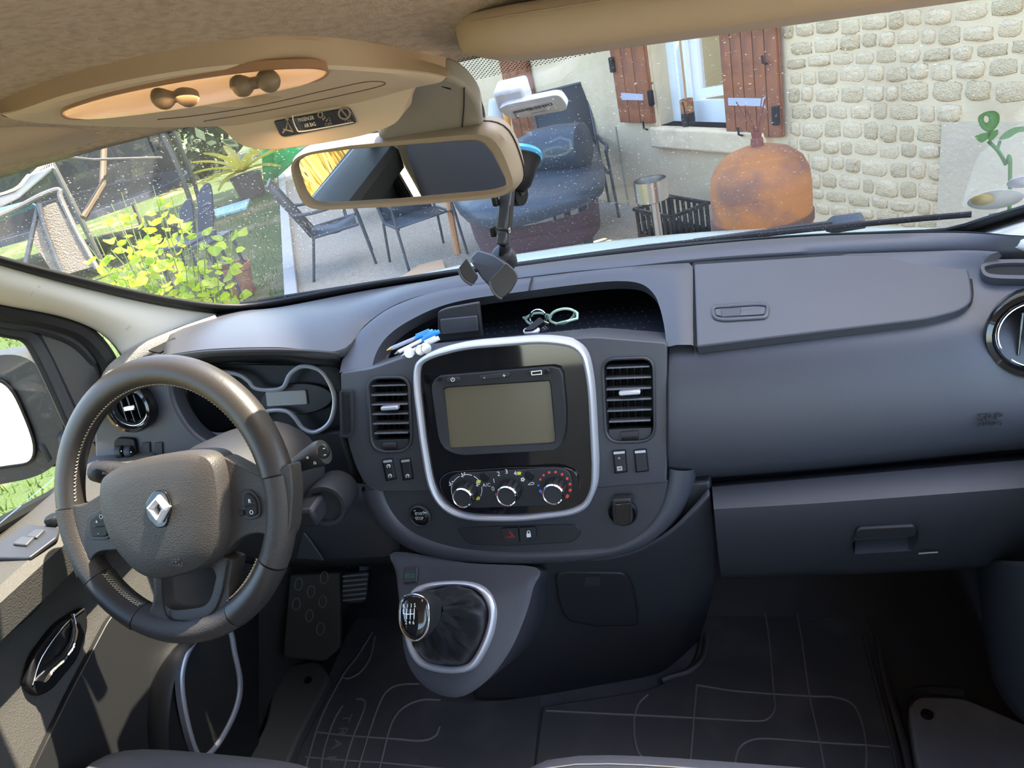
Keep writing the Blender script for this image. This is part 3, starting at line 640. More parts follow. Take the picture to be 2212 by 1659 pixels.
BO = resample([WH.px(*p, .006) for p in bo], 60, True); BI = resample([WH.px(*p, .006) for p in bi], 60, True)
best = min(range(60), key=lambda s: sum((BO[k] - BI[(k + s) % 60]).length for k in range(60))); BI = [BI[(k + best) % 60] for k in range(60)]
rows = [[p - WN * .02 for p in BO], [p.lerp(q, .1) + WN * .003 for p, q in zip(BO, BI)], [p.lerp(q, .55) + WN * .005 for p, q in zip(BO, BI)], BI, [p - WN * .02 for p in BI]]; rows.append(rows[0])
loft('lower_spokes', rows, M['wheelpl'], sw, closed=True)
ins = rp([(350, 1236), (351, 1300, 25), (362, 1340, 20), (420, 1342, 20), (462, 1325, 20), (480, 1280, 20), (492, 1210)], 4)
tube('spoke_seam', [WH.px(*p, .0115) for p in ins], .0011, M['void'], sw)
ab_ = cr([(258, 1012), (300, 992), (360, 980), (420, 972), (466, 975), (488, 998), (497, 1050), (500, 1110), (496, 1165), (478, 1205), (430, 1232), (370, 1245), (335, 1240), (300, 1215), (262, 1165), (242, 1110), (236, 1065), (240, 1030)], 4, True)
hub = dome('airbag_cover', [WH.px(*p, .012) for p in ab_], WN, M['wheelpl'], sw, prof=((1, 0), (.985, .45), (.95, .72), (.85, .9), (.6, 1.0), (.3, 1.03), (.05, 1.03)), h=.028, back=.02)
EP = Plane(WH.p + WN * .044, WN)
em = slab('badge_plate', rp([(312, 1088, 6), (330, 1060, 10), (356, 1060, 10), (370, 1095, 14), (358, 1138, 8), (340, 1142, 8), (318, 1120, 10)]), EP, M['gloss'], sw, o=.0, th=.008, bev=.0015)
dO = [(316, 1098), (341, 1069), (364, 1096), (344, 1134)]; dI = [(333, 1097), (342, 1086), (349, 1098), (342, 1112)]
def rs(q): return resample([EP.px(*p, .004) for p in q], 24, True)
O3, I3 = rs(dO), rs(dI)
rows = [[p - WN * .006 for p in O3], O3, [a.lerp(b, .5) + WN * .004 for a, b in zip(O3, I3)], I3, [p - WN * .006 for p in I3]]; rows.append(rows[0])
loft('diamond_badge', rows, mat('badge silver', (.9, .9, .9), .28, metal=.5), em, closed=True, smooth=False)
for s, u, v in (('SRP', 378, 1213), ('AIRBAG', 380, 1221)): text(s, WH, u, v, 9 if s == 'SRP' else 6, M['dark'], hub, o=.0388, th=.0006, sx=1.2)
for u, v in ((256, 1112), (446, 1082)): text('\u25BB', WH, u, v, 10, M['dark'], hub, o=.036 if u > 300 else .029, th=.0005, name='horn_mark')
for pts, us in (([(192, 1122, 10), (222, 1106, 6), (228, 1112, 4), (232, 1156, 4), (226, 1160, 4), (196, 1160, 6)], (('+', 209, 1128), ('-', 212, 1152), ('\u25CB', 218, 1117))),
                ([(526, 1070, 8), (534, 1064, 6), (548, 1076, 6), (553, 1086, 6), (555, 1112, 6), (538, 1118, 6), (530, 1112, 4)], (('R', 539, 1083), ('O', 543, 1107)))):
    pb = wslab('button_plate', inset(rp(pts), -7), .0155, .006, 'dark', bev=.001)
    bt = wslab('wheel_button', rp(pts), .018, .006, 'black', pb, bev=.0015)
    for s, u, v in us: text(s, WH, u, v, 9, M['white'], bt, o=.0187, name='button_mark')
    cu = sum(p[0] for p in pts) / len(pts); cv = sum(p[1] for p in pts) / len(pts)
    tube('button_line', [WH.px(cu - 15, cv + 3, .0186), WH.px(cu + 15, cv, .0186)], .0008, M['void'], bt)
pb = wslab('small_button', rp([(515, 1104, 3), (524, 1102, 3), (526, 1114, 3), (517, 1117, 3)]), .018, .006, 'black', bev=.001)
# ================================================================ CENTRE STACK
pod = slab('centre_fascia', rp([(735, 806, 4), (800, 797, 14), (895, 764, 10), (1280, 728, 20), (1440, 741, 8), (1443, 900), (1440, 1043, 4), (1200, 1062), (800, 1062, 20), (765, 1010, 60), (738, 900, 60)]), S, M['dash'], dash, o=-.012, th=.07, bev=.007, seg=3)
# lower fascia and the U shaped moulding round it
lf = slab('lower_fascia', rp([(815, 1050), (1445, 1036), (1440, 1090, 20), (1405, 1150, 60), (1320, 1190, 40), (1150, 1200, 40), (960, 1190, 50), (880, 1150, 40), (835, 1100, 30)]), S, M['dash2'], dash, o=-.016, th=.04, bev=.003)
uo = cr([(775, 1058), (795, 1105), (830, 1150), (880, 1187), (960, 1212), (1060, 1219), (1150, 1220), (1250, 1214), (1340, 1202), (1420, 1170), (1470, 1122), (1494, 1075), (1504, 1040), (1508, 1012)], 4)
ui = cr([(826, 1054), (838, 1090), (866, 1130), (912, 1160), (980, 1182), (1060, 1190), (1150, 1191), (1240, 1188), (1320, 1180), (1382, 1152), (1418, 1112), (1434, 1075), (1442, 1040), (1444, 1012)], 4)
UO = [S.px(*p, -.03) for p in uo]; UI = [S.px(*p, -.014) for p in ui]
rows = [[p - S.n * .05 for p in UO], UO, [a.lerp(b, .3) + S.n * .010 for a, b in zip(UO, UI)], [a.lerp(b, .75) + S.n * .008 for a, b in zip(UO, UI)], UI, [p - S.n * .01 for p in UI]]
loft('u_moulding', rows, M['dash'], dash, sub=1)
# hazard / lock recess
rc = rp([(985, 1140, 14), (1080, 1136), (1245, 1132, 14), (1258, 1150, 10), (1240, 1172, 14), (1100, 1180), (1010, 1176, 14)])
slab('switch_recess', rc, S, M['dark'], lf, o=-.0145, th=.006)
hz = slab('hazard_switch', rp([(1081, 1142, 6), (1118, 1140, 2), (1121, 1172, 2), (1090, 1174, 8)]), S, M['dark'], lf, o=-.010, th=.008)
lk = slab('lock_switch', rp([(1121, 1140, 2), (1157, 1138, 8), (1159, 1165, 8), (1124, 1172, 2)]), S, M['dark'], lf, o=-.010, th=.008)
def outline_tri(par, pts, pl, o, m, w, nm):
    tube(nm, [pl.px(*p, o) for p in pts], w, m, par, closed=True, seg=6)
outline_tri(hz, [(1101, 1147), (1092, 1161), (1111, 1160)], S, -.0095, M['red'], .0007, 'hazard_triangle')
outline_tri(hz, [(1101, 1152), (1097, 1158.5), (1105.5, 1158)], S, -.0095, M['red'], .0005, 'hazard_triangle')
slab('padlock_body', rp([(1137, 1153, 1), (1146, 1152, 1), (1147, 1160, 1), (1138, 1161, 1)]), S, M['white'], lk, o=-.0092, th=.001, bev=0)
tube('padlock_shackle', [S.px(*p, -.0093) for p in ((1139, 1153), (1139, 1148), (1142, 1146.5), (1144.5, 1148), (1144.5, 1153))], .0007, M['white'], lk, seg=5)
# start button, lighter plug
M['grey2'] = mat('soft white print', (.5, .5, .48), .6)
bc = S.px(907, 1115, -.010)
stb = thing('start_button', 'round black start-stop button left of the heater panel', 'button', bc)
lathe('collar', [(.0185, -.01), (.019, .001), (.0165, .003), (.0155, .001), (.015, -.004), (.0185, -.01)], bc, S.n, M['dash2'], stb, cap=False)
lathe('cap', [(.0148, -.006), (.0148, .001), (.013, .0022), (.001, .0016)], bc, S.n, M['gloss'], stb)
text('START', S, 906, 1110, 7, M['grey2'], stb, o=-.0072, sx=.75); text('STOP', S, 906, 1120, 7, M['grey2'], stb, o=-.0072, sx=.8)
lc = S.px(1345, 1106, -.012)
lg = thing('socket_plug', 'black charger plug in the dash socket', 'plug', lc)
lathe('socket_ring', [(.021, -.006), (.0215, .002), (.019, .004), (.017, .001), (.001, -.003)], lc, S.n, M['black'], lg, cap=False)
slab('socket_cap', rp([(1322, 1080, 4), (1362, 1078, 4), (1366, 1130, 6), (1352, 1136, 4), (1324, 1134, 6)]), S, M['dark'], lg, o=.004, th=.02, bev=.002)
slab('cap_flap', rp([(1328, 1090, 2), (1360, 1088, 2), (1362, 1130, 3), (1330, 1132, 3)]), S, M['gloss'], lg, o=.010, th=.007, bev=.001)
# silver frame and gloss panel
fo = rp([(888, 806, 60), (905, 768, 50), (1000, 742, 40), (1180, 728, 40), (1262, 742, 60), (1282, 820, 60), (1291, 1000), (1290, 1060, 60), (1262, 1112, 50), (1120, 1128, 40), (985, 1126, 60), (925, 1075, 60), (905, 950)], 6)
rd = thing('media_unit', 'touchscreen media unit with switched-off screen in a satin silver frame', 'car radio', S.px(1078, 888)); mu = rd
ring('silver_frame', fo, inset(fo, 14), S, M['silver'], mu, o=.006, th=.022, crown=.004)
slab('gloss_panel', inset(fo, 11), S, M['gloss'], mu, o=.001, th=.015, bev=.0)
# radio
ro = rp([(931, 830, 16), (945, 812, 8), (1195, 791, 10), (1214, 796, 12), (1222, 880), (1222, 945, 30), (1205, 972, 14), (990, 984, 20), (950, 965, 30)], 5)
sci = rp([(960, 838, 3), (1188, 823, 3), (1200, 955, 3), (973, 967, 3)], 2)
RO = resample([S.px(*p, .008) for p in ro], 60, True); RI = resample([S.px(*p, .003) for p in sci], 60, True)
best = min(range(60), key=lambda s: sum((RO[k] - RI[(k + s) % 60]).length for k in range(60))); RI = [RI[(k + best) % 60] for k in range(60)]
rows = [[p - S.n * .01 for p in RO], RO, [a.lerp(b, .06) + S.n * .0015 for a, b in zip(RO, RI)], [a.lerp(b, .86) + S.n * .004 for a, b in zip(RO, RI)], RI]
loft('bezel', rows, M['dark'], rd, closed=True)
slab('screen', sci, S, M['screen'], rd, o=.0035, th=.005, bev=0)
def rbtn(pts, nm='radio_button', o=.0125, m='dark'): return slab(nm, rp(pts), S, M[m], rd, o=o, th=.008, bev=.0012)
pw = rbtn([(964, 817, 4), (992, 814, 4), (994, 824, 4), (966, 828, 4)])
tube('power_mark', [S.px(978 + 4 * math.sin(rad(a)), 820 - 4 * math.cos(rad(a)), .0129) for a in range(35, 326, 29)], .0004, M['white'], pw, seg=5); tube('power_mark', [S.px(978, 815, .0129), S.px(978, 820, .0129)], .0004, M['white'], pw, seg=5)
vo = rbtn([(1034, 812, 6), (1100, 804, 6), (1102, 814, 6), (1038, 822, 6)])
text('-', S, 1046, 815, 10, M['white'], vo, o=.0127, name='button_mark'); text('+', S, 1089, 812, 10, M['white'], vo, o=.0127, name='button_mark')
us = rbtn([(1140, 801, 5), (1184, 795, 5), (1188, 806, 5), (1144, 813, 5)])
slab('usb_port', [(1148, 803), (1169, 800.5), (1170, 808), (1149, 810)], S, M['void'], us, o=.0129, th=.002, bev=0)
ring('usb_shell', [(1147, 802), (1170, 799.5), (1171, 809), (1148, 811)], [(1149, 804), (1168.5, 801.5), (1169, 807), (1150, 809)], S, M['steel'], us, o=.0131, th=.002)
lathe('jack', [(.004, 0), (.004, .0012), (.0022, .0012), (.0022, -.001)], S.px(1180, 804, .0125), S.n, M['black'], us, seg=14)
lathe('microphone_hole', [(.0032, 0), (.0032, .0008), (.0018, .0008), (.0018, -.001)], S.px(950, 820, .0115), S.n, M['black'], rd, seg=14)
# heater panel
cp = thing('heater_panel', 'heater control panel with three chrome-ringed knobs', 'control panel', S.px(1098, 1050))
po = rp([(945, 1040, 24), (965, 1020, 20), (1100, 1010), (1215, 1008, 24), (1248, 1020, 20), (1252, 1060, 40), (1240, 1100, 30), (1100, 1112, 20), (1000, 1108, 30), (962, 1082, 30)], 5)
slab('gloss_dish', po, S, M['gloss'], cp, o=.0055, th=.006, bev=.001)
pi_ = rp([(965, 1038, 14), (985, 1024, 14), (1200, 1010, 14), (1228, 1016, 14), (1238, 1045, 20), (1232, 1078, 16), (1190, 1092, 16), (1020, 1098, 14), (985, 1084, 20)], 5)
slab('face', pi_, S, M['dark'], cp, o=.010, th=.006, bev=.001)
for i, (u, v) in enumerate(((1010, 1062), (1104, 1058), (1202, 1054))):
    c = S.px(u, v, .010); ku, kv = u - 9, v + 3
    kb = lathe('knob', [(.0165, 0), (.0162, .016), (.0155, .020)], c, S.n, M['dark'], cp, cap=True)
    lathe('chrome_ring', [(.0158, .017), (.0162, .0235), (.0148, .0255), (.0135, .025), (.0132, .022)], c, S.n, M['chrome'], kb, cap=False)
    lathe('knob_face', [(.0134, .0215), (.0134, .0245), (.001, .0243)], c, S.n, M['dark'], kb)
    for a in range(0, 360, 30):
        d = S.right * math.cos(rad(a)) + S.up * math.sin(rad(a)); box('grip_rib', c + d * .0163 + S.n * .009, (.0022, .003, .014), M['black'], kb, ax=(d, S.n.cross(d), S.n), bev=.0006)
    a = (-115, 172, 170)[i]; d = S.right * math.cos(rad(a)) + S.up * math.sin(rad(a)); box('pointer', c + d * .0166 + S.n * .02, (.002, .0028, .006), M['red'], kb, ax=(d, S.n.cross(d), S.n), bev=.0004)
for s, u, v in (('0', 1065, 1056), ('1', 1067, 1039), ('2', 1077, 1024), ('3', 1094, 1019), ('4', 1113, 1023)): text(s, S, u, v, 10, M['white'], cp, o=.0106, name='fan_number')
text('A/C', S, 1051, 1048, 8, M['white'], cp, o=.0106)
for u, v in ((1047, 1030), (1144, 1027)): lathe('round_button', [(.0075, -.001), (.0075, .001), (.0065, .0022), (.001, .0022)], S.px(u, v, .0102), S.n, M['black'], cp, seg=20)
def flat(pts, m, nm, o=.0107, par=cp): return slab(nm, pts, S, M[m], par, o=o, th=.0008, bev=0)
for u, v, r, m in ((1157, 1027, 0, 0),): pass
for u, v, r in ((1167, 1036, 2.2), (1174, 1027, 2.4), (1186, 1021, 2.6), (1200, 1020, 2.7), (1214, 1025, 2.8), (1225, 1034, 2.9), (1231, 1046, 3.0), (1231.5, 1059, 3.2), (1225, 1072, 4.2)): flat(ell(u, v, r, r, 12), 'red', 'heat_dot')
for u, v, r in ((1163, 1049, 2.2), (1167, 1061, 3.2), (1177, 1074, 4.2)): flat(ell(u, v, r, r, 12), 'blue', 'cool_dot')
for (u, v) in ((1121, 1023), (1034, 1041), (1032, 1077)): flat([(u - 5, v - 3), (u, v - 4), (u + 5, v - 3), (u + 3.5, v + 3), (u - 3.5, v + 3)], 'yellow', 'demist_mark')
for (u, v) in ((1000, 1026), (974, 1045), (1032, 1046), (985, 1079)):
    tube('vent_mark', [S.px(u - 3, v - 4, .0108), S.px(u - 1, v + 1, .0108), S.px(u + 4, v, .0108)], .0006, M['white'], cp, seg=5); tube('vent_mark', [S.px(u - 4, v + 3, .0108), S.px(u + 1, v + 4, .0108)], .0005, M['white'], cp, seg=5); flat(ell(u + 3, v - 4, 1.3, 1.3, 8), 'white', 'vent_mark')
for a0, a1 in ((200, 165), (150, 118), (100, 70), (62, 32), (10, -25)):
    tube('scale_arc', [S.px(1008 + 33 * math.cos(rad(a)), 1058 - 33 * math.sin(rad(a)), .0106) for a in [a0 + (a1 - a0) * k / 8 for k in range(9)]], .0004, M['white'], cp, seg=5)
for a in range(0, 360, 72): flat(ell(1129 + 3 * math.cos(rad(a)), 1036 + 3 * math.sin(rad(a)), 1.7, 1.7, 8), 'white', 'fan_mark')
tube('recirculation_mark', [S.px(u, v, .0107) for u, v in cr([(1141, 1047), (1145, 1044), (1149, 1042), (1153, 1043), (1153, 1046), (1147, 1047)], 3, True)], .0004, M['white'], cp, closed=True, seg=5)

M['slat'] = mat('vent slat plastic', (.13, .135, .15), .35)  # lighter than the vent frame, slat highlights put into the colour
# rectangular vents: opening cut into the fascia
def rect_vent(label, P, o=-.012):
    """P: rounded outline in photo pixels (tl, tr, br, bl), with slat count 6"""
    tl, tr, br, bl = [V(p) for p in P]
    t = thing('air_vent', label, 'air vent', S.px(*((tl + tr + br + bl) / 4)), 'rectangular dash vents')
    out = rp([(tl.x, tl.y, 24), (tr.x, tr.y, 24), (br.x, br.y, 30), (bl.x, bl.y, 30)], 6)
    ring('frame', inset(out, -7), out, S, M['dash2'], t, o=o + .003, th=.02, crown=.0015)
    w = [S.px(*p, o) for p in inset(out, -1.0)]
    loft('duct', [w, [p - S.n * .045 for p in w]], M['void'], t, closed=True, cap=False)
    mesh('duct_back', [p - S.n * .045 for p in w], [tuple(range(len(w)))], M['void'], t)
    cut(pod, prism('cutter', [S.px(*p, o) + S.n * .03 for p in inset(out, -2)], -S.n * .08, M['void']))
    def pt(a, b): return (tl.lerp(tr, a)).lerp(bl.lerp(br, a), b)
    bot = .80
    for k in range(6):
        b = .09 + k * (bot - .13) / 5
        e = .05 if k in (0, 5) else .02
        a_, c_ = S.px(*pt(e, b), o + .001), S.px(*pt(1 - e, b), o + .001)
        box('slat', (a_ + c_) / 2 - S.n * .008, ((c_ - a_).length, .0026, .016), M['slat'], t, ax=((c_ - a_).normalized(), S.up, S.n), bev=.0008)
    for k in range(5):
        a_ = S.px(*pt(.2 + k * .15, .03), o - .03); c_ = S.px(*pt(.2 + k * .15, bot), o - .03)
        box('back_blade', (a_ + c_) / 2, (.0018, (c_ - a_).length, .014), M['black'], t, ax=(S.right, (a_ - c_).normalized(), S.n), bev=.0)
    tb = S.px(*pt(.52, .40), o + .004)
    box('tab', tb, (.030, .0065, .010), M['silver'], t, ax=(S.right, S.up, S.n), bev=.002)
    lo_ = slab('lower_plate', rp([(*pt(.02, .85), 4), (*pt(.98, .85), 4), (*pt(.95, .97), 14), (*pt(.75, 1.0), 8), (*pt(.25, 1.0), 8), (*pt(.05, .97), 14)]), S, M['dash2'], t, o=o - .002, th=.012, bev=.001)
    lathe('thumb_wheel', [(.002, -.012), (.0065, -.012), (.0068, 0), (.0065, .012), (.002, .012)], S.px(*pt(.5, .925), o - .003), S.right, M['dark'], t, seg=16)
    return t
rect_vent('rectangular dash vent on the driver side of the media screen', ((797, 820), (880, 818), (886, 972), (806, 974)))
rect_vent('rectangular dash vent between the media screen and the passenger fascia', ((1304, 780), (1408, 776), (1411, 950), (1312, 954)))
# slot vent at the left edge
so2 = rp([(733, 842, 8), (762, 842, 10), (764, 935, 14), (750, 946, 6), (734, 944, 6)])
sv = thing('slot_vent', 'narrow vertical slot vent next to the instrument cluster', 'air vent', S.px(748, 895))
ring('frame', so2, inset(so2, 5), S, M['dash2'], sv, o=-.008, th=.01)
slab('plate', inset(so2, 4), S, M['dash2'], sv, o=-.0105, th=.004)
slab('slot', rp([(742, 853, 3), (752, 853, 3), (755, 933, 3), (744, 936, 3)]), S, M['void'], sv, o=-.0095, th=.004, bev=0)
# dash switches either side
for pts, marks in (([(827, 995), (845, 993), (854, 1034), (836, 1038)], 'cc'), ([(866, 994), (884, 992), (890, 1034), (873, 1037)], 'c'), ([(1325, 976), (1349, 974), (1353, 1019), (1330, 1022)], 'r'), ([(1371, 974), (1394, 972), (1399, 1017), (1375, 1020)], '')):
    b = slab('dash_switch', rp([(u, v, 3) for u, v in pts]), S, M['dark'], dash, o=-.006, th=.012, bev=.0012)
    ring('switch_frame', [(u, v) for u, v in inset(pts, -3)], [(u, v) for u, v in inset(pts, 0)], S, M['black'], b, o=-.010, th=.003)
    cu, cv = sum(p[0] for p in pts) / 4, sum(p[1] for p in pts) / 4
    top = [V(pts[0]), V(pts[1])]; bl_ = [V(pts[3]), V(pts[2])]
    q = [top[0].lerp(bl_[0], .02), top[1].lerp(bl_[1], .02), top[1].lerp(bl_[1], .12), top[0].lerp(bl_[0], .12)]
    slab('switch_edge', [tuple(p) for p in q], S, M['silver'], b, o=-.0048, th=.002, bev=0)
    if 'c' in marks:
        for dv in ((-8, 13) if marks == 'cc' else (14,)): tube('switch_mark', [S.px(cu + dv * .15 + 3.6 * math.cos(rad(a)), cv + dv + 3.6 * math.sin(rad(a)), -.0054) for a in range(120, 421, 30)], .0005, M['white'], b, seg=5); tube('switch_mark', [S.px(cu + dv * .15, cv + dv, -.0054), S.px(cu + dv * .15 + 3, cv + dv - 3, -.0054)], .0005, M['white'], b, seg=5)
    if marks == 'r':
        tube('switch_mark', [S.px(u, v, -.0054) for u, v in ((1333, 1009), (1343, 1008), (1344, 1015), (1334, 1016))], .0005, M['white'], b, closed=True, seg=5); lathe('switch_lamp', [(.0018, 0), (.001, .0008), (0.0, .001)], S.px(1337, 990, -.006), S.n, M['grey'], b, seg=10)
        for d in (0, 3, 6): tube('switch_mark', [S.px(1335.5 + d, 1009, -.0054), S.px(1336 + d, 1015, -.0054)], .0003, M['white'], b, seg=4)

# ================================================================ LOWER CONSOLE
gc = thing('gear_console', 'dark lower console carrying the gear lever', 'console', (-.05, -.05, .15))
go = [(852, 1192), (1010, 1216), (1158, 1226), (1152, 1270), (1135, 1330), (1105, 1400), (1062, 1460), (1010, 1500), (965, 1505), (920, 1485), (888, 1448), (872, 1400), (866, 1330), (856, 1240)]
GO = cr([G.px(*p) for p in go], 4, True)
cen = sum(GO, V()) / len(GO)
low = [cen + (p - cen) * .86 + V((.01, .16, -.13)) for p in GO]
rows = [[c.lerp(p, .9) + G.n * .004 for c, p in zip([cen] * len(GO), GO)], GO, [p.lerp(q, .15) - G.n * .012 for p, q in zip(GO, low)], [p.lerp(q, .6) - G.n * .01 for p, q in zip(GO, low)], low]
body = loft('body', rows, M['dash'], gc, closed=True, cap=True)
# dark centre cheek to the right of the console, with hatch
ck = [[Yp(u, v, y) for u, v, y in r] for r in (
    [(1090, 1205, -.085), (1230, 1212, -.085), (1350, 1198, -.085), (1440, 1150, -.085), (1500, 1090, -.075), (1536, 1046, -.062)],
    [(1100, 1235, -.06), (1230, 1240, -.055), (1360, 1235, -.05), (1440, 1225, -.055), (1505, 1205, -.06), (1548, 1188, -.06)],
    [(1110, 1300, -.055), (1230, 1310, -.045), (1380, 1320, -.035), (1455, 1325, -.02), (1510, 1310, -.01), (1552, 1262, -.02)],
    [(1080, 1400, -.05), (1220, 1420, -.02), (1350, 1430, .01), (1440, 1430, .05), (1470, 1425, .12), (1510, 1390, .22)],
    [(1000, 1520, -.02), (1180, 1520, .05), (1300, 1500, .1), (1400, 1480, .14), (1440, 1460, .2), (1490, 1430, .3)])]
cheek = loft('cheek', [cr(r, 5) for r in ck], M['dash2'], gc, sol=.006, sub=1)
slab('cheek_filler', rp([(1436, 1046), (1533, 1040), (1540, 1120, 6), (1500, 1140, 30), (1440, 1150)]), Plane(Yp(1500, 1130, -.052), (-.1, -.98, .1)), M['dash2'], gc, o=0, th=.02, bev=.004)
HP = Plane(Yp(1290, 1290, -.045), (.05, -.97, -.12))
ht = rp([(1200, 1240, 10), (1230, 1236), (1350, 1238, 16), (1366, 1270, 20), (1378, 1350, 10), (1290, 1352), (1222, 1338, 20), (1206, 1290)])
slab('hatch_gap', inset(ht, -2), HP, M['void'], gc, o=.007, th=.005, bev=0)
slab('hatch', ht, HP, M['dark'], gc, o=.011, th=.006, bev=.002)
slab('hatch_notch', rp([(1264, 1248, 3), (1294, 1246, 3), (1296, 1264, 3), (1262, 1268, 3)]), HP, M['dash2'], gc, o=.012, th=.003, bev=0)
ec = slab('eco_switch', rp([(873, 1226, 3), (902, 1224, 3), (900, 1258, 3), (870, 1260, 3)]), G, M['dash2'], gc, o=.008, th=.01)
text('ECO', G, 886, 1244, 8, M['greenp'], ec, o=.0085)
gl = thing('gear_lever', 'gear lever with glossy shift-pattern knob and leather gaiter', 'gear lever', G.px(960, 1350))
gr_o = cr([(905, 1264), (960, 1255), (1020, 1258), (1055, 1278), (1071, 1318), (1064, 1370), (1042, 1420), (1015, 1450), (965, 1456), (915, 1445), (888, 1420), (874, 1380), (870, 1330), (880, 1290)], 4, True)
gr_i = cr([(915, 1280), (962, 1268), (1012, 1270), (1040, 1288), (1054, 1320), (1048, 1362), (1030, 1405), (1006, 1434), (965, 1438), (922, 1428), (902, 1408), (890, 1375), (886, 1332), (894, 1300)], 4, True)
ring('gaiter_frame', gr_o, gr_i, G, M['silver'], gl, o=.011, th=.012, crown=.004)
GI = [G.px(*p, .008) for p in gr_i]; gcn = sum(GI, V()) / len(GI)
kx = (V((-.155, -.29, .70)))
KN = Plane(Dp(893, 1340, .93), (-.03, -.80, .60))
kbase = KN.p - KN.n * .05
ax_ = (kbase - gcn).normalized()
rows = [GI]
for f, r, wob in ((.10, .97, .004), (.28, .86, .010), (.48, .66, .014), (.66, .48, .012), (.84, .36, .008), (1.0, .27, .002)):
    c = gcn.lerp(kbase, f); rows.append([c + (p - gcn) * r + V((random.uniform(-wob, wob), random.uniform(-wob, wob), random.uniform(-wob, wob))) * .6 + ax_ * (wob * math.sin(k * .9 + f * 9)) for k, p in enumerate(GI)])
loft('gaiter', rows, mat('gaiter leather', (.016, .016, .018), .33, bump=(300, .3)), gl, closed=True, sub=1)
kout = [KN.px(*p) for p in cr([(866, 1300), (880, 1286), (905, 1286), (924, 1302), (926, 1345), (918, 1370), (898, 1384), (876, 1372), (864, 1345)], 4, True)]
kc = sum(kout, V()) / len(kout)
kb = loft('knob', [[kc + (p - kc) * .55 - KN.n * .06 for p in kout], [kc + (p - kc) * .8 - KN.n * .045 for p in kout], [kc + (p - kc) * 1.04 - KN.n * .02 for p in kout], [kc + (p - kc) * 1.03 - KN.n * .004 for p in kout], [kc + (p - kc) * .98 for p in kout]], M['dark'], gl, closed=True, cap=True)
tube('knob_ring', [kc + (p - kc) * 1.0 for p in kout], .0013, M['chrome'], kb, closed=True)
dome('knob_cap', [kc + (p - kc) * .97 for p in kout], KN.n, M['gloss'], kb, h=.006, back=.004, prof=((1, 0), (.9, .4), (.7, .75), (.4, .95), (.1, 1)))
KT = Plane(KN.p + KN.n * .0068, KN.n)
for s, u, v in (('R', 872, 1309), ('1', 880, 1309), ('3', 888, 1308.5), ('5', 896, 1308), ('2', 877, 1345), ('4', 885, 1345), ('6', 893, 1345)): text(s, KT, u, v, 8, M['white'], kb, o=0, name='gear_number', sx=.85)
for seg_ in ([(871, 1316), (871, 1326), (878, 1326)], [(879, 1315), (878, 1338)], [(887, 1315), (886, 1338)], [(895, 1314), (894, 1338)], [(878, 1327), (894.5, 1326)]):
    tube('shift_gate', [KT.px(u, v) for u, v in seg_], .0005, M['white'], kb, seg=5)

# lower glovebox
gb = thing('lower_glovebox', 'large lower glovebox with recessed handle below the passenger fascia', 'glovebox', Yp(1800, 1150, -.05))
gr_ = [[Yp(u, v, y) for u, v, y in r] for r in (
    [(1537, 1040, .01), (1750, 1020, .01), (2000, 997, .01), (2320, 966, .01)],
    [(1538, 1052, -.05), (1750, 1034, -.05), (2000, 1012, -.05), (2320, 985, -.05)],
    [(1542, 1100, -.088), (1750, 1088, -.088), (2000, 1070, -.088), (2320, 1045, -.088)],
    [(1546, 1140, -.092), (1750, 1130, -.092), (2000, 1115, -.092), (2320, 1095, -.092)],
    [(1552, 1200, -.08), (1750, 1190, -.08), (2000, 1180, -.08), (2320, 1165, -.08)],
    [(1557, 1238, -.066), (1750, 1232, -.066), (2000, 1222, -.066), (2320, 1205, -.066)],
    [(1558, 1246, -.04), (1750, 1240, -.04), (2000, 1230, -.04), (2320, 1212, -.04)],
    [(1560, 1250, .12), (1750, 1244, .12), (2000, 1234, .12), (2320, 1216, .12)])]
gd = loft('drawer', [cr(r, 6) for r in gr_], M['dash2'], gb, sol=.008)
HG = Plane(Yp(1910, 1165, -.088), (0, -.99, -.1))
hgo = rp([(1852, 1140, 14), (1978, 1133, 10), (1986, 1165, 14), (1970, 1190, 14), (1842, 1198, 8), (1842, 1170, 12)])
cut(gd, prism('cutter', [HG.px(*p, .0) + HG.n * .03 for p in hgo], -HG.n * .06, M['void']))
w = [HG.px(*p, .002) for p in hgo]
pk = loft('handle_pocket', [w, [p - HG.n * .022 for p in w]], M['dash2'], gb, closed=True, cap=False)
mesh('pocket_back', [p - HG.n * .022 for p in w], [tuple(range(len(w)))], M['dash'], gb)
mesh('pocket_floor', [HG.px(1846, 1197, .0025), HG.px(1968, 1190, .0025), HG.px(1972, 1160, -.020), HG.px(1848, 1166, -.020)], [(0, 1, 2, 3)], M['dash'], gb)  # lighter plastic than the drawer, light falling on it put into colour
slab('handle_flap', rp([(1852, 1142, 10), (1976, 1136, 8), (1982, 1150, 8), (1976, 1160, 8), (1846, 1166, 8)]), HG, M['dark'], gb, o=.005, th=.02, bev=.003)
tube('scratch', [Yp(1984, 1196, -.0835), Yp(2005, 1194, -.0835), Yp(2026, 1193, -.0835)], .0011, M['grey'], gb)

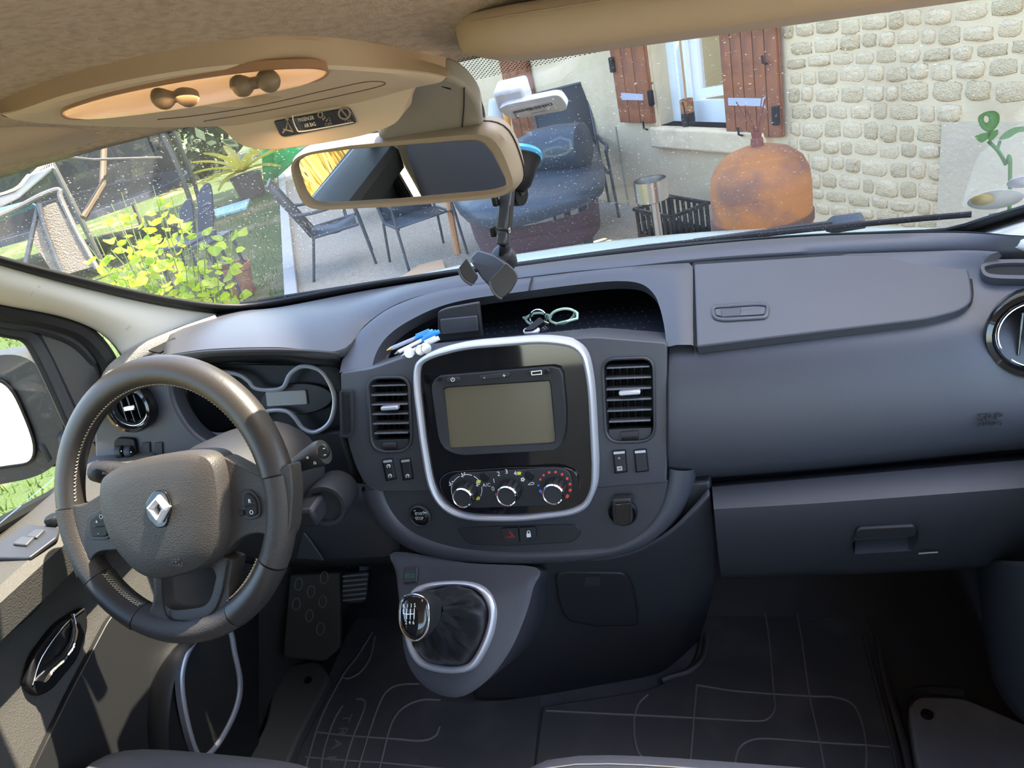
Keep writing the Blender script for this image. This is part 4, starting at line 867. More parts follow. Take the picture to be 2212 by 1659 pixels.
# ================================================================ FLOOR AREA
# footwell side walls, steering side carpet and passenger sill
bulk = [[V((x, .5, z)) for x in (-.8, 0, .8)] for z in (.2, .6, .89)]
wf = tag(loft('wall_front', bulk, M['carpet'], sol=.02), 'dark carpeted bulkhead in the footwell', kind='structure')
for s in (-1, 1): box('footwell_cheek', (s * .815, .26, .53), (.03, .52, .76), M['carpet'], wf)
rk = thing('passenger_kick_panel', 'dark moulded kick panel at the foot of the passenger pillar', 'trim panel', (.7, .1, .2))
rows = []
for u, v, x in ((2105, 1205, .69), (2115, 1300, .685), (2125, 1400, .68), (2140, 1480, .68), (2190, 1550, .68), (2250, 1590, .69)): rows.append([Xp(u, v, x), Xp(u + 25, v, x - .035), Xp(u + 90, v + 3, x - .04), Xp(u + 240, v + 5, x + .0)])
loft('pillar', [cr(r, 5) for r in rows], M['dark'], rk, sol=.006, sub=1)
for u, v in ((1905, 1280), (1940, 1270)): tube('harness', cr([Xp(u, 1215, .66), Xp(u + 5, 1290, .66), Xp(u + 25, 1350, .64)], 4), .018, M['carpet'], rk)
pm = thing('floor_mat', 'black rubber passenger floor mat with raised ribs', 'floor mat', (.4, 0, .16), 'rubber floor mats')
pmo = rp([(1515, 1300, 20), (1540, 1286, 25), (1840, 1288, 60), (1885, 1345, 40), (1900, 1430), (1960, 1700), (1150, 1700), (1172, 1525, 6), (1400, 1490, 30), (1490, 1450, 40), (1512, 1390, 30)], 4)
prism('base', [Zp(u, v, .18) for u, v in pmo], V((0, 0, -.012)), M['rubber'], pm, bev=.003)
def rib(pts, z, par, r=.0020, n=5, m='rubber', nm='rib'):
    tube(nm, cr([Zp(u, v, z) for u, v in pts], n), r, M[m], par, seg=6)
M['ribm'] = mat('worn rib', (.19, .19, .19), .5)
for pts in ([(1646, 1290), (1660, 1370), (1672, 1500), (1674, 1530), (1660, 1552), (1630, 1558), (1520, 1552), (1380, 1545), (1180, 1535)],
            [(1714, 1290), (1730, 1370), (1748, 1500), (1770, 1600), (1782, 1665)],
            [(1505, 1480), (1600, 1494), (1748, 1504), (1800, 1506), (1840, 1520), (1862, 1560), (1872, 1620), (1870, 1670)],
            [(1925, 1615), (1870, 1610), (1770, 1604), (1660, 1596), (1620, 1600), (1595, 1620), (1586, 1665)],
            [(1505, 1480), (1498, 1560), (1490, 1670)], [(1370, 1550), (1372, 1600), (1395, 1640), (1490, 1650), (1600, 1655)], [(1400, 1500), (1380, 1520), (1370, 1550)]):
    rib(pts, .181, pm, m='ribm')
rib([(1528, 1370), (1520, 1420), (1490, 1450), (1450, 1462), (1430, 1470)], .185, pm, .006)
rib([(1868, 1375), (1900, 1500), (1935, 1640), (1945, 1690)], .184, pm, .0035); rib([(1896, 1380), (1916, 1480), (1950, 1600), (1970, 1690)], .186, pm, .006, nm='raised_edge')
dm = thing('floor_mat', "black rubber mat in the driver's footwell lettered TRAFIC", 'floor mat', (-.3, 0, .16), 'rubber floor mats')
dmo = rp([(790, 1300, 20), (860, 1260), (1000, 1480), (1168, 1500), (1150, 1700), (600, 1700), (650, 1590), (700, 1480), (748, 1370)], 4)
prism('base', [Zp(u, v, .172) for u, v in dmo], V((0, 0, -.012)), M['rubber'], dm, bev=.003)
for pts in ([(805, 1365), (770, 1420), (740, 1460), (690, 1560), (655, 1680)], [(810, 1375), (800, 1420), (780, 1450), (755, 1465), (740, 1463)],
            [(905, 1477), (860, 1480), (830, 1500), (805, 1560), (780, 1640), (770, 1680)], [(952, 1512), (910, 1512), (870, 1530), (845, 1565), (825, 1640), (815, 1680)],
            [(685, 1582), (760, 1590), (850, 1596), (910, 1600), (940, 1590), (950, 1570)], [(660, 1636), (760, 1644), (850, 1650), (1000, 1665)],
            [(740, 1524), (720, 1560), (700, 1620), (690, 1690)], [(770, 1510), (785, 1512), (787, 1530), (760, 1600), (735, 1690)]):
    rib(pts, .173, dm, .0022, m='ribm')
FM = Plane((0, 0, .1725), (0, 0, 1)); 
class Txt(Plane): pass
fmt = Txt((0, 0, .1725), (0, 0, 1)); a_, b_ = Zp(745, 1555, .1725), Zp(712, 1650, .1725); fmt.right = (b_ - a_).normalized(); fmt.up = V((0, 0, 1)).cross(fmt.right)
for s, u, v in (('T', 748, 1552), ('R', 739, 1580), ('A', 728, 1608), ('F', 716, 1640), ('I', 706, 1662), ('C', 698, 1680)): text(s, fmt, u, v, 20, M['ribm'], dm, o=.0005, th=.0008, sx=1.3)
dp = thing('dead_pedal', "dark footrest with oval dimples beside the driver's pedals", 'footrest', Yp(680, 1300, .1))
FP = Plane(Yp(680, 1330, .08), (.25, -.8, .55))
slab('plate', rp([(625, 1240, 6), (735, 1235, 6), (735, 1400, 6), (700, 1430, 10), (610, 1420, 10)]), FP, mat('footrest plastic', (.04, .04, .034), .6), dp, th=.02, bev=.004)
for u, v in ((697, 1300), (668, 1330), (692, 1358), (640, 1305), (700, 1248), (672, 1278), (645, 1262)): ring('oval', ell(u, v, 9, 14, 18, 8), ell(u, v, 7, 12, 18, 8), FP, M['ribm'], dp, o=.0015, th=.002)
kc_ = thing('kick_panel', 'worn dark sill trim left of the driver mat', 'trim panel', Zp(600, 1550, .2))
prism('panel', [Zp(u, v, .2) for u, v in rp([(595, 1440, 20), (690, 1425, 20), (712, 1460, 20), (640, 1600), (600, 1700), (500, 1700), (575, 1560, 30)])], V((0, 0, -.03)), mat('sill trim', (.08, .078, .068), .7), kc_, bev=.006)
lathe('clip', [(.009, 0), (.008, .004), (.003, .004), (0.0, .002)], Zp(666, 1470, .2), (0, 0, 1), M['black'], kc_, seg=14)
pd = thing('clutch_pedal', 'ribbed black pedal pad hanging under the knee panel', 'pedal', Yp(765, 1270, .08))
PP = Plane(Yp(765, 1270, .08), (.1, -.8, .6))
slab('pad', rp([(742, 1238, 8), (797, 1232, 6), (792, 1290, 8), (785, 1302, 8), (745, 1305, 8), (737, 1285, 8)]), PP, M['dark'], pd, th=.012, bev=.003)
for k in range(6): tube('pad_rib', [PP.px(741, 1245 + k * 10.4, .001), PP.px(795 - k, 1240 + k * 10.4, .001)], .0022, M['ribm'], pd, seg=6)
tube('arm', [PP.px(765, 1270, -.01), PP.px(765, 1230, -.04), Yp(765, 1180, .15)], .012, M['black'], pd)
st_ = thing('step_panel', 'grey rubber sill step by the passenger door with a fixing screw', 'trim panel', Zp(2080, 1600, .2))
prism('panel', [Zp(u, v, .215) for u, v in rp([(1962, 1515, 20), (1985, 1502, 15), (2080, 1505, 20), (2212, 1560), (2320, 1600), (2320, 1720), (2000, 1720), (1975, 1620)])], V((0, 0, -.05)), mat('step rubber', (.22, .222, .25), .6, bump=(300, .2), var=(12, (.28, .28, .30), .5, .7)), st_, bev=.008)
lathe('screw', [(.010, 0), (.009, .004), (.005, .005), (.004, .002), (0.0, .002)], Zp(2002, 1544, .215), (0, 0, 1), M['dark'], st_, seg=16)
tube('step_edge', cr([Zp(1950, 1520, .225), Zp(1965, 1500, .225), Zp(2000, 1490, .225), Zp(2080, 1495, .225)], 4), .008, M['dash2'], st_)
# ================================================================ SEATS
def seat(name, label, cx, hw, yf, zt, back=True):
    t = thing(name, label, 'seat', (cx, yf - .25, .15))
    rows = []
    for f, dz, w in ((0, -.12, .97), (0.0, -.05, 1.0), (-.012, -.02, 1.0), (-.035, -.004, .99), (-.07, .0, .98), (-.25, -.02, .98), (-.52, -.05, .95)):
        y = yf + f
        rows.append([V((cx + hw * w * (k / 8), y - .035 * abs(k / 8) ** 4, zt + dz + (.022 * abs(k / 8) ** 4 - .03 * abs(k / 8) ** 10))) for k in range(-8, 9)])
    cu = loft('cushion', rows, M['seat'], t, sol=.05)
    if not back: tube('stitching', [p + V((0, 0, .001)) for p in rows[3][1:-1]], .0008, M['stitch'], cu, seg=5)
    box('base', (cx, yf - .27, .27), (hw * 1.7, .42, .24), M['dark'], t, bev=.02)
    if back:
        rows = []
        for h, w in ((0, 1.0), (.1, 1.04), (.3, 1.04), (.5, .95), (.58, .8), (.6, .55)):
            rows.append([V((cx + hw * w * (k / 8), yf - .50 - h * .28 + .05 * abs(k / 8) ** 3, zt - .03 + h)) for k in range(-8, 9)])
        b = loft('backrest', rows, M['seat'], t, sol=.10)
        for s in (-.55, .55): tube('stitching', [r[8 + int(s * 8)] + V((0, .0015, 0)) for r in rows[:-1]], .0018, M['stitch'], b, seg=5)
        dome('headrest', [V((cx + .12 * math.cos(a), yf - .66, zt + .68 + .085 * math.sin(a))) for a in [2 * math.pi * k / 20 for k in range(20)]], (0, 1, 0), M['seat'], t, h=.05, back=.06)
    return t
seat('driver_seat', "dark cloth driver's seat with cream stitching", -.435, .225, -.368, .566)
seat('bench_seat', 'dark cloth passenger bench seat with dotted edge stitching', .36, .335, -.312, .558, back=False)

# ================================================================ OVERHEAD CONSOLE, VISORS, MIRROR
OP = Plane((0, -.30, 1.383), (0, -.38, -1))
oc = thing('overhead_console', 'beige overhead console with lit reading lamps and airbag display', 'overhead console', OP.px(500, 180))
oo = cr([(2, 247), (40, 236), (150, 199), (300, 165), (450, 142), (575, 134), (750, 140), (890, 152), (955, 163), (960, 170), (900, 182), (820, 205), (740, 232), (620, 258), (440, 268), (300, 269), (150, 264), (60, 258)], 4, True)
ob = cr([(-16, 232), (0, 216), (125, 165), (300, 120), (450, 97), (600, 85), (750, 95), (900, 127), (966, 148), (972, 162), (903, 184), (823, 207), (742, 235), (620, 261), (440, 271), (300, 272), (150, 267), (30, 258)], 4, True)
OO = [OP.px(*p) for p in oo]; occ = sum(OO, V()) / len(OO); OB = [OP.px(*p, -.013) for p in ob]
M['conedge'] = mat('shaded console plastic', (.40, .30, .21), .6)  # rear-facing console side, its shade put into a browner colour
loft('housing', [OO, [occ + (p - occ) * .97 + OP.n * .003 for p in OO], [occ + (p - occ) * .90 + OP.n * .004 for p in OO], [occ + (p - occ) * .2 + OP.n * .004 for p in OO], [occ + (p - occ) * .2 - OP.n * .01 for p in OO], [p - OP.n * .02 for p in OO]], M['console'], oc, closed=True)
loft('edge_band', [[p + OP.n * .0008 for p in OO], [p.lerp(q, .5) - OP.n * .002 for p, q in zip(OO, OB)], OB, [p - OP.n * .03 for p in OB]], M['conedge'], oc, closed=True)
ln = cr([(134, 246), (160, 232), (250, 206), (400, 176), (560, 154), (660, 149), (700, 153), (706, 160), (685, 173), (600, 193), (450, 222), (300, 244), (200, 255), (150, 256)], 4, True)
lm = mat('lamp lens', (.75, .55, .38), .25, emit=((1.0, .50, .20), .25), coat=.3)
M['lampsw'] = mat('lamp switch plastic', (.20, .15, .10), .5)
lens = dome('lamp_lens', [OP.px(*p, .004) for p in ln], OP.n, lm, oc, h=.004, back=.004)
ring('lens_bezel', inset(ln, -3), ln, OP, mat('lens rim', (.35, .2, .12), .35), oc, o=.006, th=.006)
for (a, b) in (((352, 211), (404, 206)), ((522, 184), (580, 174))):
    p, q = OP.px(*a, .010), OP.px(*b, .010); e_ = (q - p).normalized(); pts_, rr_ = [], []
    for c_ in (p, q):
        for k in range(9):
            an = math.pi * k / 8; pts_.append(c_ - e_ * (.0085 * math.cos(an))); rr_.append(max(.0042 if (c_ is p) == (k > 4) else .0003, .0085 * math.sin(an)))
    tube('lamp_switch', pts_, rr_, M['lampsw'], oc, seg=16)
tube('lower_seam', [OP.px(*p, .0042) for p in cr([(340, 258), (420, 250), (560, 228), (700, 196), (790, 177), (830, 178), (815, 188), (700, 214), (560, 242), (440, 262)], 4)], .0004, mat('seam shade', (.1, .08, .06), .8), oc)
ll = bpy.data.lights.new('reading_lamp_light', 'AREA'); ll.shape = 'RECTANGLE'; ll.size = .20; ll.size_y = .03; ll.energy = .25; ll.color = (1, .62, .32)
llo = bpy.data.objects.new('reading_lamp_light', ll); COL.objects.link(llo); llo.location = OP.px(430, 205, .012)
llo.rotation_euler = OP.n.to_track_quat('-Z', 'X').to_euler()
# airbag display pod
AG = Plane(Yp(680, 250, -.29), (0.10, -.985, -.12))
pod_o = cr([(448, 264), (478, 278), (505, 302), (530, 317), (570, 323), (620, 321), (760, 298), (830, 278), (862, 258), (876, 225), (882, 186), (760, 200), (600, 240), (500, 258)], 4, True)
ap = slab('display_pod', pod_o, AG, M['console'], oc, o=0, th=.05, bev=.006, seg=3)
dsp = slab('display', rp([(590, 262, 6), (748, 233, 8), (756, 236, 6), (770, 263, 6), (764, 268, 4), (612, 296, 6), (604, 292, 6)]), AG, M['gloss'], oc, o=.002, th=.006, bev=.001)
AX = Plane(AG.p, AG.n); tr_ = (AG.px(765, 262) - AG.px(605, 290)).normalized(); AX.right = tr_; AX.up = AG.n.cross(tr_)
text('PASSENGER', AX, 661, 257, 8, M['white'], dsp, o=.0024, sx=.62); text('AIR BAG', AX, 670, 270, 8, M['white'], dsp, o=.0024, sx=.62); text('OFF', AX, 710, 269, 7, M['grey'], dsp, o=.0024); text('ON', AX, 752, 262, 7, M['grey'], dsp, o=.0024)
tube('display_line', [AG.px(*p, .0024) for p in cr([(632, 250), (634, 262), (641, 278), (650, 284), (700, 276), (764, 264)], 4)], .0006, M['white'], dsp, seg=5)
M['icon'] = mat('dim icon', (.30, .26, .22), .6)
tube('belt_icon', [AG.px(*p, .0024) for p in ((611, 287), (619, 276), (621, 262), (628, 276), (633, 284), (612, 279))], .0008, M['icon'], dsp, seg=5); slab('belt_icon', ell(620, 257, 4, 4, 12), AG, M['icon'], dsp, o=.0024, th=.0005, bev=0)
tube('airbag_icon', [AG.px(*p, .0024) for p in ell(744, 245, 12, 12, 22)], .0009, M['icon'], dsp, closed=True, seg=5); tube('airbag_icon', [AG.px(736, 236, .0024), AG.px(752, 254, .0024)], .0008, M['icon'], dsp, seg=5)
tube('airbag_icon', [AG.px(*p, .0024) for p in ell(692, 248, 5, 6, 14)], .0006, M['icon'], dsp, closed=True, seg=5); tube('airbag_icon', [AG.px(*p, .0024) for p in ((697, 259), (703, 252), (708, 258), (704, 262))], .0008, M['icon'], dsp, seg=5)
text('2', AX, 712, 258, 8, M['icon'], dsp, o=.0024)
# mirror base cover on the glass
mb = thing('mirror_mount', 'grey plastic mirror mount cover on the windscreen', 'mirror mount', Yp(940, 230, -.16))
MB = Plane(Gp(940, 230, .026), (-.08, -.60, -.80))
slab('cover', cr([(862, 190), (900, 180), (950, 168), (985, 176), (1012, 196), (1034, 228), (1042, 268), (1036, 290), (900, 310), (820, 300), (830, 275)], 4, True), MB, mat('mount cover', (.27, .255, .24), .6), mb, o=0, th=.02, bev=.006, seg=3)
tube('cover_seam', [MB.px(1003, 190, .0005), MB.px(1002, 230, .0005), MB.px(998, 275, .0005)], .0007, M['dark'], mb)
bo_ = cr([(966, 158), (1000, 172), (1030, 200), (1046, 235), (1048, 275)], 5); bi_ = cr([(962, 172), (990, 182), (1016, 206), (1034, 240), (1040, 275)], 5)
loft('black_edge', [[MB.px(*p, -.012) for p in bo_], [MB.px(*p, -.003) for p in bi_]], M['black'], mb, sol=.008)
# interior mirror
MM = Plane((.035, -.185, 1.295), (-.165, -.97, -.20))
rm = thing('rear_view_mirror', 'beige framed rear-view mirror hanging below the roof console', 'mirror', MM.px(870, 370))
mo = rp([(624, 352, 40), (650, 322, 40), (760, 302), (1000, 276, 20), (1062, 272, 50), (1098, 300, 60), (1126, 385, 40), (1118, 412, 30), (1080, 428, 30), (860, 446), (680, 454, 40), (650, 436, 40)], 7)
mi = rp([(640, 352, 12), (665, 334, 20), (760, 322), (1000, 305, 20), (1038, 303, 40), (1062, 325, 40), (1096, 395, 14), (1092, 404, 12), (1060, 412, 20), (860, 430), (690, 440, 40), (664, 425, 30)], 7)
MO = resample([MM.px(*p, .0) for p in mo], 96, True); MI = resample([MM.px(*p, .002) for p in mi], 96, True)
best = min(range(96), key=lambda s: sum((MO[k] - MI[(k + s) % 96]).length for k in range(96))); MI = [MI[(k + best) % 96] for k in range(96)]
mc = sum(MO, V()) / 96
rows = [[mc + (p - mc) * .75 - MM.n * .045 for p in MO], [mc + (p - mc) * .96 - MM.n * .03 for p in MO], [p - MM.n * .014 for p in MO], [p.lerp(q, .05) for p, q in zip(MO, MI)], [p.lerp(q, .35) + MM.n * .006 for p, q in zip(MO, MI)], [p.lerp(q, .75) + MM.n * .005 for p, q in zip(MO, MI)], MI, [p - MM.n * .004 for p in MI]]
loft('frame', rows, M['mirrorframe'], rm, closed=True, cap=True)
mesh('glass', [p - MM.n * .001 for p in MI], [tuple(range(96))], M['mirror'], rm, smooth=False)
tube('frame_seam', [p - MM.n * .013 + (p - mc).normalized() * .0006 for p in MO], .0007, M['dark'], rm, closed=True, seg=5)
tube('stalk', [MM.p - MM.n * .04, Yp(900, 290, -.13)], .014, M['dark'], rm)
# sun visors
def visor_slab(label, x0, x1, zf, s):
    """padded slab folded up to the roof: rounded lower edge towards the seats"""
    t = thing('sun_visor', label, 'sun visor', ((x0 + x1) / 2, -.25, 1.4), 'sun visors')
    rows = []; n = 26
    for k in range(n + 1):
        f = k / n; x = x0 + (x1 - x0) * f
        e = min(1, min(f, 1 - f) * abs(x1 - x0) / .075); e = math.sqrt(max(0, 1 - (1 - e) ** 2))
        yb = -.20 - .155 * (0.25 + .75 * e); zb = zf(x)
        th = .021 * (.3 + .7 * e)
        c0 = V((x, -.205, zb - .012)); c1 = V((x, yb, zb + .0))
        d = (c1 - c0); dn = d.normalized(); up = V((1, 0, 0)).cross(dn); up = up if up.z > 0 else -up
        prof = [c0 + up * th * .7, c0.lerp(c1, .5) + up * th, c1 + up * th * .8]
        for a in (60, 30, 0, -30, -60): prof.append(c1 + dn * (th * .9 * math.cos(rad(a))) + up * (th * .85 * math.sin(rad(a))))
        prof += [c1 - up * th * .8, c0.lerp(c1, .5) - up * th, c0 - up * th * .7]
        rows.append(prof)
    b = loft('pad', rows, M['visor'], t, closed=True, cap=True)
    tube('seam', [r[4] + V((0, -.0003, .0003)) for r in rows[2:-2]], .0004, M['conedge'], b, seg=5)
    return t
visor_slab('tan padded sun visor folded up above the passenger', .152, .64, lambda x: 1.405 - .080 * (x - .165), 1)
visor_slab('tan padded sun visor above the driver, half hidden by the console', -.62, -.2, lambda x: 1.418, -1)

# ================================================================ THINGS ON THE GLASS
tp = Plane(Yp(1150, 225, -.135), (-.05, -.93, -.36))
tt = thing('toll_tag', 'white toll tag with barcode sticker stuck to the windscreen', 'toll tag', tp.p)
body_o = rp([(1078, 234, 8), (1094, 226, 8), (1200, 205, 10), (1212, 208, 8), (1226, 228, 10), (1222, 239, 10), (1112, 258, 12), (1098, 254, 10), (1082, 242, 6)], 5)
M['tagw'] = mat('white tag plastic', (.50, .51, .54), .4)
tb_ = slab('case', body_o, tp, M['tagw'], tt, o=0, th=.011, bev=.0025, seg=3)
box('holder', tp.px(1108, 203, -.022), (.034, .024, .028), M['tagw'], tt, ax=(tp.right, tp.up, tp.n), bev=.004)
stk = slab('sticker', rp([(1101, 237, 2), (1190, 218, 2), (1204, 236, 2), (1120, 254, 2)]), tp, mat('tag sticker', (.5, .48, .5), .5), tt, o=.0006, th=.0008, bev=0)
TX = Plane(tp.p, tp.n); TX.right = (tp.px(1190, 218) - tp.px(1101, 237)).normalized(); TX.up = tp.n.cross(TX.right)
u = 0.0
a0, a1, a2 = V((1108, 241)), V((1192, 222)), V((3.0, 4.6))
while u < 1:
    wdt = random.choice((.006, .01, .016))
    q = [a0.lerp(a1, u), a0.lerp(a1, min(1, u + wdt)), a0.lerp(a1, min(1, u + wdt)) + a2, a0.lerp(a1, u) + a2]
    slab('barcode_bar', [tuple(p) for p in q], tp, M['black'], stk, o=.0010, th=.0003, bev=0); u += wdt + random.choice((.007, .012, .02))
text('EU/IS', TX, 1114, 249, 6, M['black'], stk, o=.0010, rot=-75); text('2106 0716 34 0587', TX, 1160, 236, 3.5, M['black'], stk, o=.0010); text('C000000 100 0000 2', TX, 1164, 242, 3, M['black'], stk, o=.0010)
# phone holder
ph = thing('phone_holder', 'black telescopic phone holder on a suction cup', 'phone holder', Yp(1085, 560, -.06))
sc0 = Gp(1120, 352, .012)
lathe('suction_cup', [(.033, -.010), (.034, -.004), (.030, .002), (.026, .012), (.020, .026), (.010, .034), (0.0, .034)], Gp(1108, 350, .004), N_IN, M['black'], ph)
lathe('cup_pad', [(.035, -.012), (.036, -.008), (.033, -.004)], Gp(1108, 350, .004), N_IN, mat('blue suction pad', (.05, .35, .65), .3), ph, cap=False)
top_, bot_ = Yp(1098, 395, -.075), Yp(1088, 500, -.095)
dd = (top_ - bot_).normalized(); fx = (V((1, -.35, 0)) - dd * V((1, -.35, 0)).dot(dd)).normalized(); fy = dd.cross(fx)
M['holder'] = mat('holder plastic', (.03, .032, .036), .28)
arm = box('arm_sleeve', (top_ + bot_) / 2, (.017, .013, (top_ - bot_).length), M['holder'], ph, ax=(fx, fy, dd), bev=.0035)
b2 = Yp(1086, 530, -.10)
box('arm_slider', bot_.lerp(b2, .45), (.0145, .0105, (bot_ - b2).length * 1.1), M['holder'], ph, ax=(fx, fy, dd), bev=.003)
slab('arm_label', [(1102, 445), (1110, 440), (1106, 495), (1098, 505)], Plane((top_ + bot_) / 2 + fx * .0088, fx), M['dark'], arm, o=.0002, th=.0005, bev=0)
text('CE', Plane((top_ + bot_) / 2 + fx * .0094, fx), 1101, 497, 7, M['white'], arm, o=0, rot=90)
lathe('pivot', [(.013, -.008), (.014, 0), (.013, .008)], Yp(1116, 420, -.06), fx, M['black'], ph)
box('elbow', Yp(1112, 398, -.05), (.018, .03, .04), M['black'], ph, bev=.006)
lathe('pivot_screw', [(.005, .0), (.005, .006), (.003, .006)], Yp(1121, 413, -.062), fx, M['dark'], ph, seg=12)
for u, v in ((1070, 434), (1066, 500)): box('clamp_screw', Yp(u, v, -.088), (.007, .010, .012), M['black'], ph, bev=.002)
tube('ball_stem', [b2, Yp(1084, 552, -.10)], .0042, M['black'], ph)
CP = Plane(Yp(1055, 580, -.125), (-.10, -.62, .78))
lathe('ball_collar', [(.012, -.012), (.015, 0), (.014, .010), (.010, .012)], CP.px(1090, 558, -.022), CP.n, M['holder'], ph)
crd = slab('cradle', rp([(1012, 558, 6), (1031, 537, 8), (1072, 549, 10), (1100, 570, 8), (1080, 596, 6), (1062, 612, 6), (1042, 604, 10)]), CP, M['holder'], ph, o=.006, th=.026, bev=.004, seg=3)
slab('cradle_pad', rp([(1018, 566, 4), (1072, 578, 10), (1078, 590, 6), (1060, 612, 6), (1042, 602, 10), (1034, 585)]), CP, M['mesh_d'] if 'mesh_d' in M else M['dark'], crd, o=.0076, th=.003, bev=.0005)
JL = Plane(Yp(1012, 588, -.138), (.35, -.80, .35)); JR = Plane(Yp(1090, 605, -.146), (.28, -.90, .30))
slab('left_jaw', rp([(990, 580, 4), (1008, 557, 4), (1034, 598, 6), (1022, 615, 6), (1005, 607, 10)]), JL, M['holder'], ph, th=.012, bev=.0015)
tube('left_jaw_lip', [JL.px(u, v, .0012) for u, v in cr([(990, 581), (996, 596), (1006, 608), (1020, 616)], 4)], .0016, M['dash'], ph)
slab('right_jaw', rp([(1056, 607, 4), (1094, 566, 6), (1117, 588, 16), (1120, 602, 10), (1104, 630, 6), (1084, 646, 6), (1068, 634, 14)]), JR, M['holder'], ph, th=.012, bev=.0015)
tube('right_jaw_lip', [JR.px(u, v, .0012) for u, v in cr([(1057, 608), (1064, 628), (1074, 640), (1084, 646)], 4)], .0016, M['dash'], ph)

# ================================================================ THINGS IN THE TRAY
def pen(label, a, b, m1, m2, m3=None, za=.985, zb=1.0):
    A_, B_ = Yp(*a), Yp(*b); t = thing('pen', label, 'pen', A_); d = (B_ - A_).normalized(); Ln = (B_ - A_).length
    tube('barrel', [A_ + d * Ln * .1, A_ + d * Ln * .72], .0032, m1, t, seg=12)
    tube('cap', [A_ + d * Ln * .6, A_ + d * Ln], .0036, m2, t, seg=12)
    tube('tip', [A_, A_ + d * Ln * .1], [.0006, .003], m3 or M['steel'], t, seg=10)
    tube('clip', [A_ + d * Ln * .66 + V((0, -.003, .006)), A_ + d * Ln * .95 + V((0, -.003, .006))], .0012, m2, t, seg=6)
    return t
M['penblue'] = mat('blue pen plastic', (.02, .25, .75), .3); M['penwhite'] = mat('white pen plastic', (.75, .77, .8), .3); M['penclear'] = mat('clear pen plastic', (.35, .4, .5), .15, alpha=.6); M['brass'] = mat('brass tip', (.65, .45, .15), .3, metal=1)
pen('clear ballpoint with brass tip and blue cap in the tray', (835, 757, .0), (935, 715, .05), M['penclear'], M['penblue'], M['brass'])
pen('white four-colour pen with light blue top', (852, 765, -.002), (950, 716, .035), M['penwhite'], M['penblue'])
pen('white pen lying nearest the tray edge', (866, 770, -.006), (948, 730, .015), M['penwhite'], M['penwhite'])
for k, (u, v) in enumerate(((884, 762), (908, 756), (921, 753))):
    c = Yp(u, v, -.012 + .003 * k); t = thing('coin', ('pale token standing on edge among the pens', 'silver coin standing beside the pens', 'silver coin leaning next to the screen surround')[k], 'coin', c, 'coins in the tray')
    tag(t)
    lathe('disc', [(.0075, -.001), (.008, -.0006), (.008, .0006), (.0075, .001)], c, (.55, -.8, .2), M['steel'] if k else M['penwhite'], t, seg=24)
# keys
kp0 = Yp(1168, 705, .10)
ky = thing('key_bunch', 'bunch of keys on a split ring in the tray', 'keys', kp0)
tube('split_ring', [Yp(1162 + 17 * math.cos(a), 686 + 17 * math.sin(a), .11) for a in [2 * math.pi * k / 24 for k in range(24)]], .0014, M['chrome'], ky, closed=True, seg=6)
slab('key_head', rp([(1128, 712, 6), (1150, 700, 6), (1166, 708, 4), (1160, 718, 6), (1132, 720, 4)]), Plane(kp0, (0, -.5, .86)), M['penwhite'], ky, o=.008, th=.006)
slab('key_logo', rp([(1142, 708, 2), (1156, 705, 2), (1154, 713, 2), (1144, 715, 2)]), Plane(kp0, (0, -.5, .86)), M['red'], ky, o=.0086, th=.002, bev=0)
slab('fob', rp([(1130, 714, 4), (1166, 684, 4), (1176, 694, 4), (1150, 712, 4)]), Plane(kp0, (0, -.5, .86)), M['black'], ky, o=.012, th=.01)
for (u1, v1, u2, v2) in ((1170, 700, 1182, 712), (1172, 695, 1185, 700), (1168, 704, 1176, 714)): tube('key_blade', [Yp(u1, v1, .10), Yp(u2, v2, .098)], .0028, M['chrome'], ky, flat=.4, seg=8)
# glasses
gs = thing('glasses', 'pale green framed glasses lying in the tray', 'glasses', Yp(1210, 690, .13))
M['gframe'] = mat('pale green acetate', (.38, .52, .38), .3)
tube('right_rim', [Yp(u, v, .125) for u, v in cr([(1188, 684), (1200, 672), (1222, 667), (1240, 672), (1238, 684), (1222, 697), (1204, 699), (1190, 694)], 4, True)], .0022, M['gframe'], gs, closed=True, seg=8)
tube('left_rim', [Yp(u, v, .15) for u, v in cr([(1136, 690), (1146, 680), (1164, 676), (1180, 680), (1178, 692), (1164, 700), (1146, 700)], 4, True)], .0022, M['gframe'], gs, closed=True, seg=8)
tube('bridge', [Yp(1180, 683, .15), Yp(1184, 680, .138), Yp(1190, 685, .125)], .002, M['gframe'], gs, seg=8)
tube('temple', [Yp(1241, 672, .125), Yp(1247, 676, .12), Yp(1247, 688, .11), Yp(1225, 694, .10), Yp(1200, 700, .11)], .0022, M['gframe'], gs, seg=8)
tube('temple', [Yp(1136, 690, .15), Yp(1130, 686, .15), Yp(1150, 682, .17)], .0018, M['gframe'], gs, seg=8)
# ================================================================ OUTSIDE
GZ = -.45
M['lawn'] = mat('lawn', (.05, .08, .014), .9, bump=(60, .8, 'noise', .02), var=(.9, (.20, .16, .09), .52, .66))
M['gravel'] = mat('pale gravel', (.50, .43, .335), .95, bump=(90, 1.0, 'noise', .02), var=(70, (.36, .305, .24), .45, .6))
tag(mesh('ground', [V((-60, -40, GZ)), V((40, -40, GZ)), V((40, 60, GZ)), V((-60, 60, GZ))], [(0, 1, 2, 3)], M['lawn']), 'lawn with dry sandy patches', kind='structure')
tag(prism('driveway', [V((-6, -12, GZ + .006)), V((8, -12, GZ + .006)), V((8, -1.2, GZ + .006)), V((-6, -.9, GZ + .006))], V((0, 0, -.01)), mat('sandy drive', (.22, .18, .125), .95, var=(2, (.16, .13, .085), .5, .7))), 'sandy drive beside the van', kind='structure')
k0, k1 = Zp(636, 660, GZ), Zp(612, 395, GZ); kd = (k1 - k0).normalized()
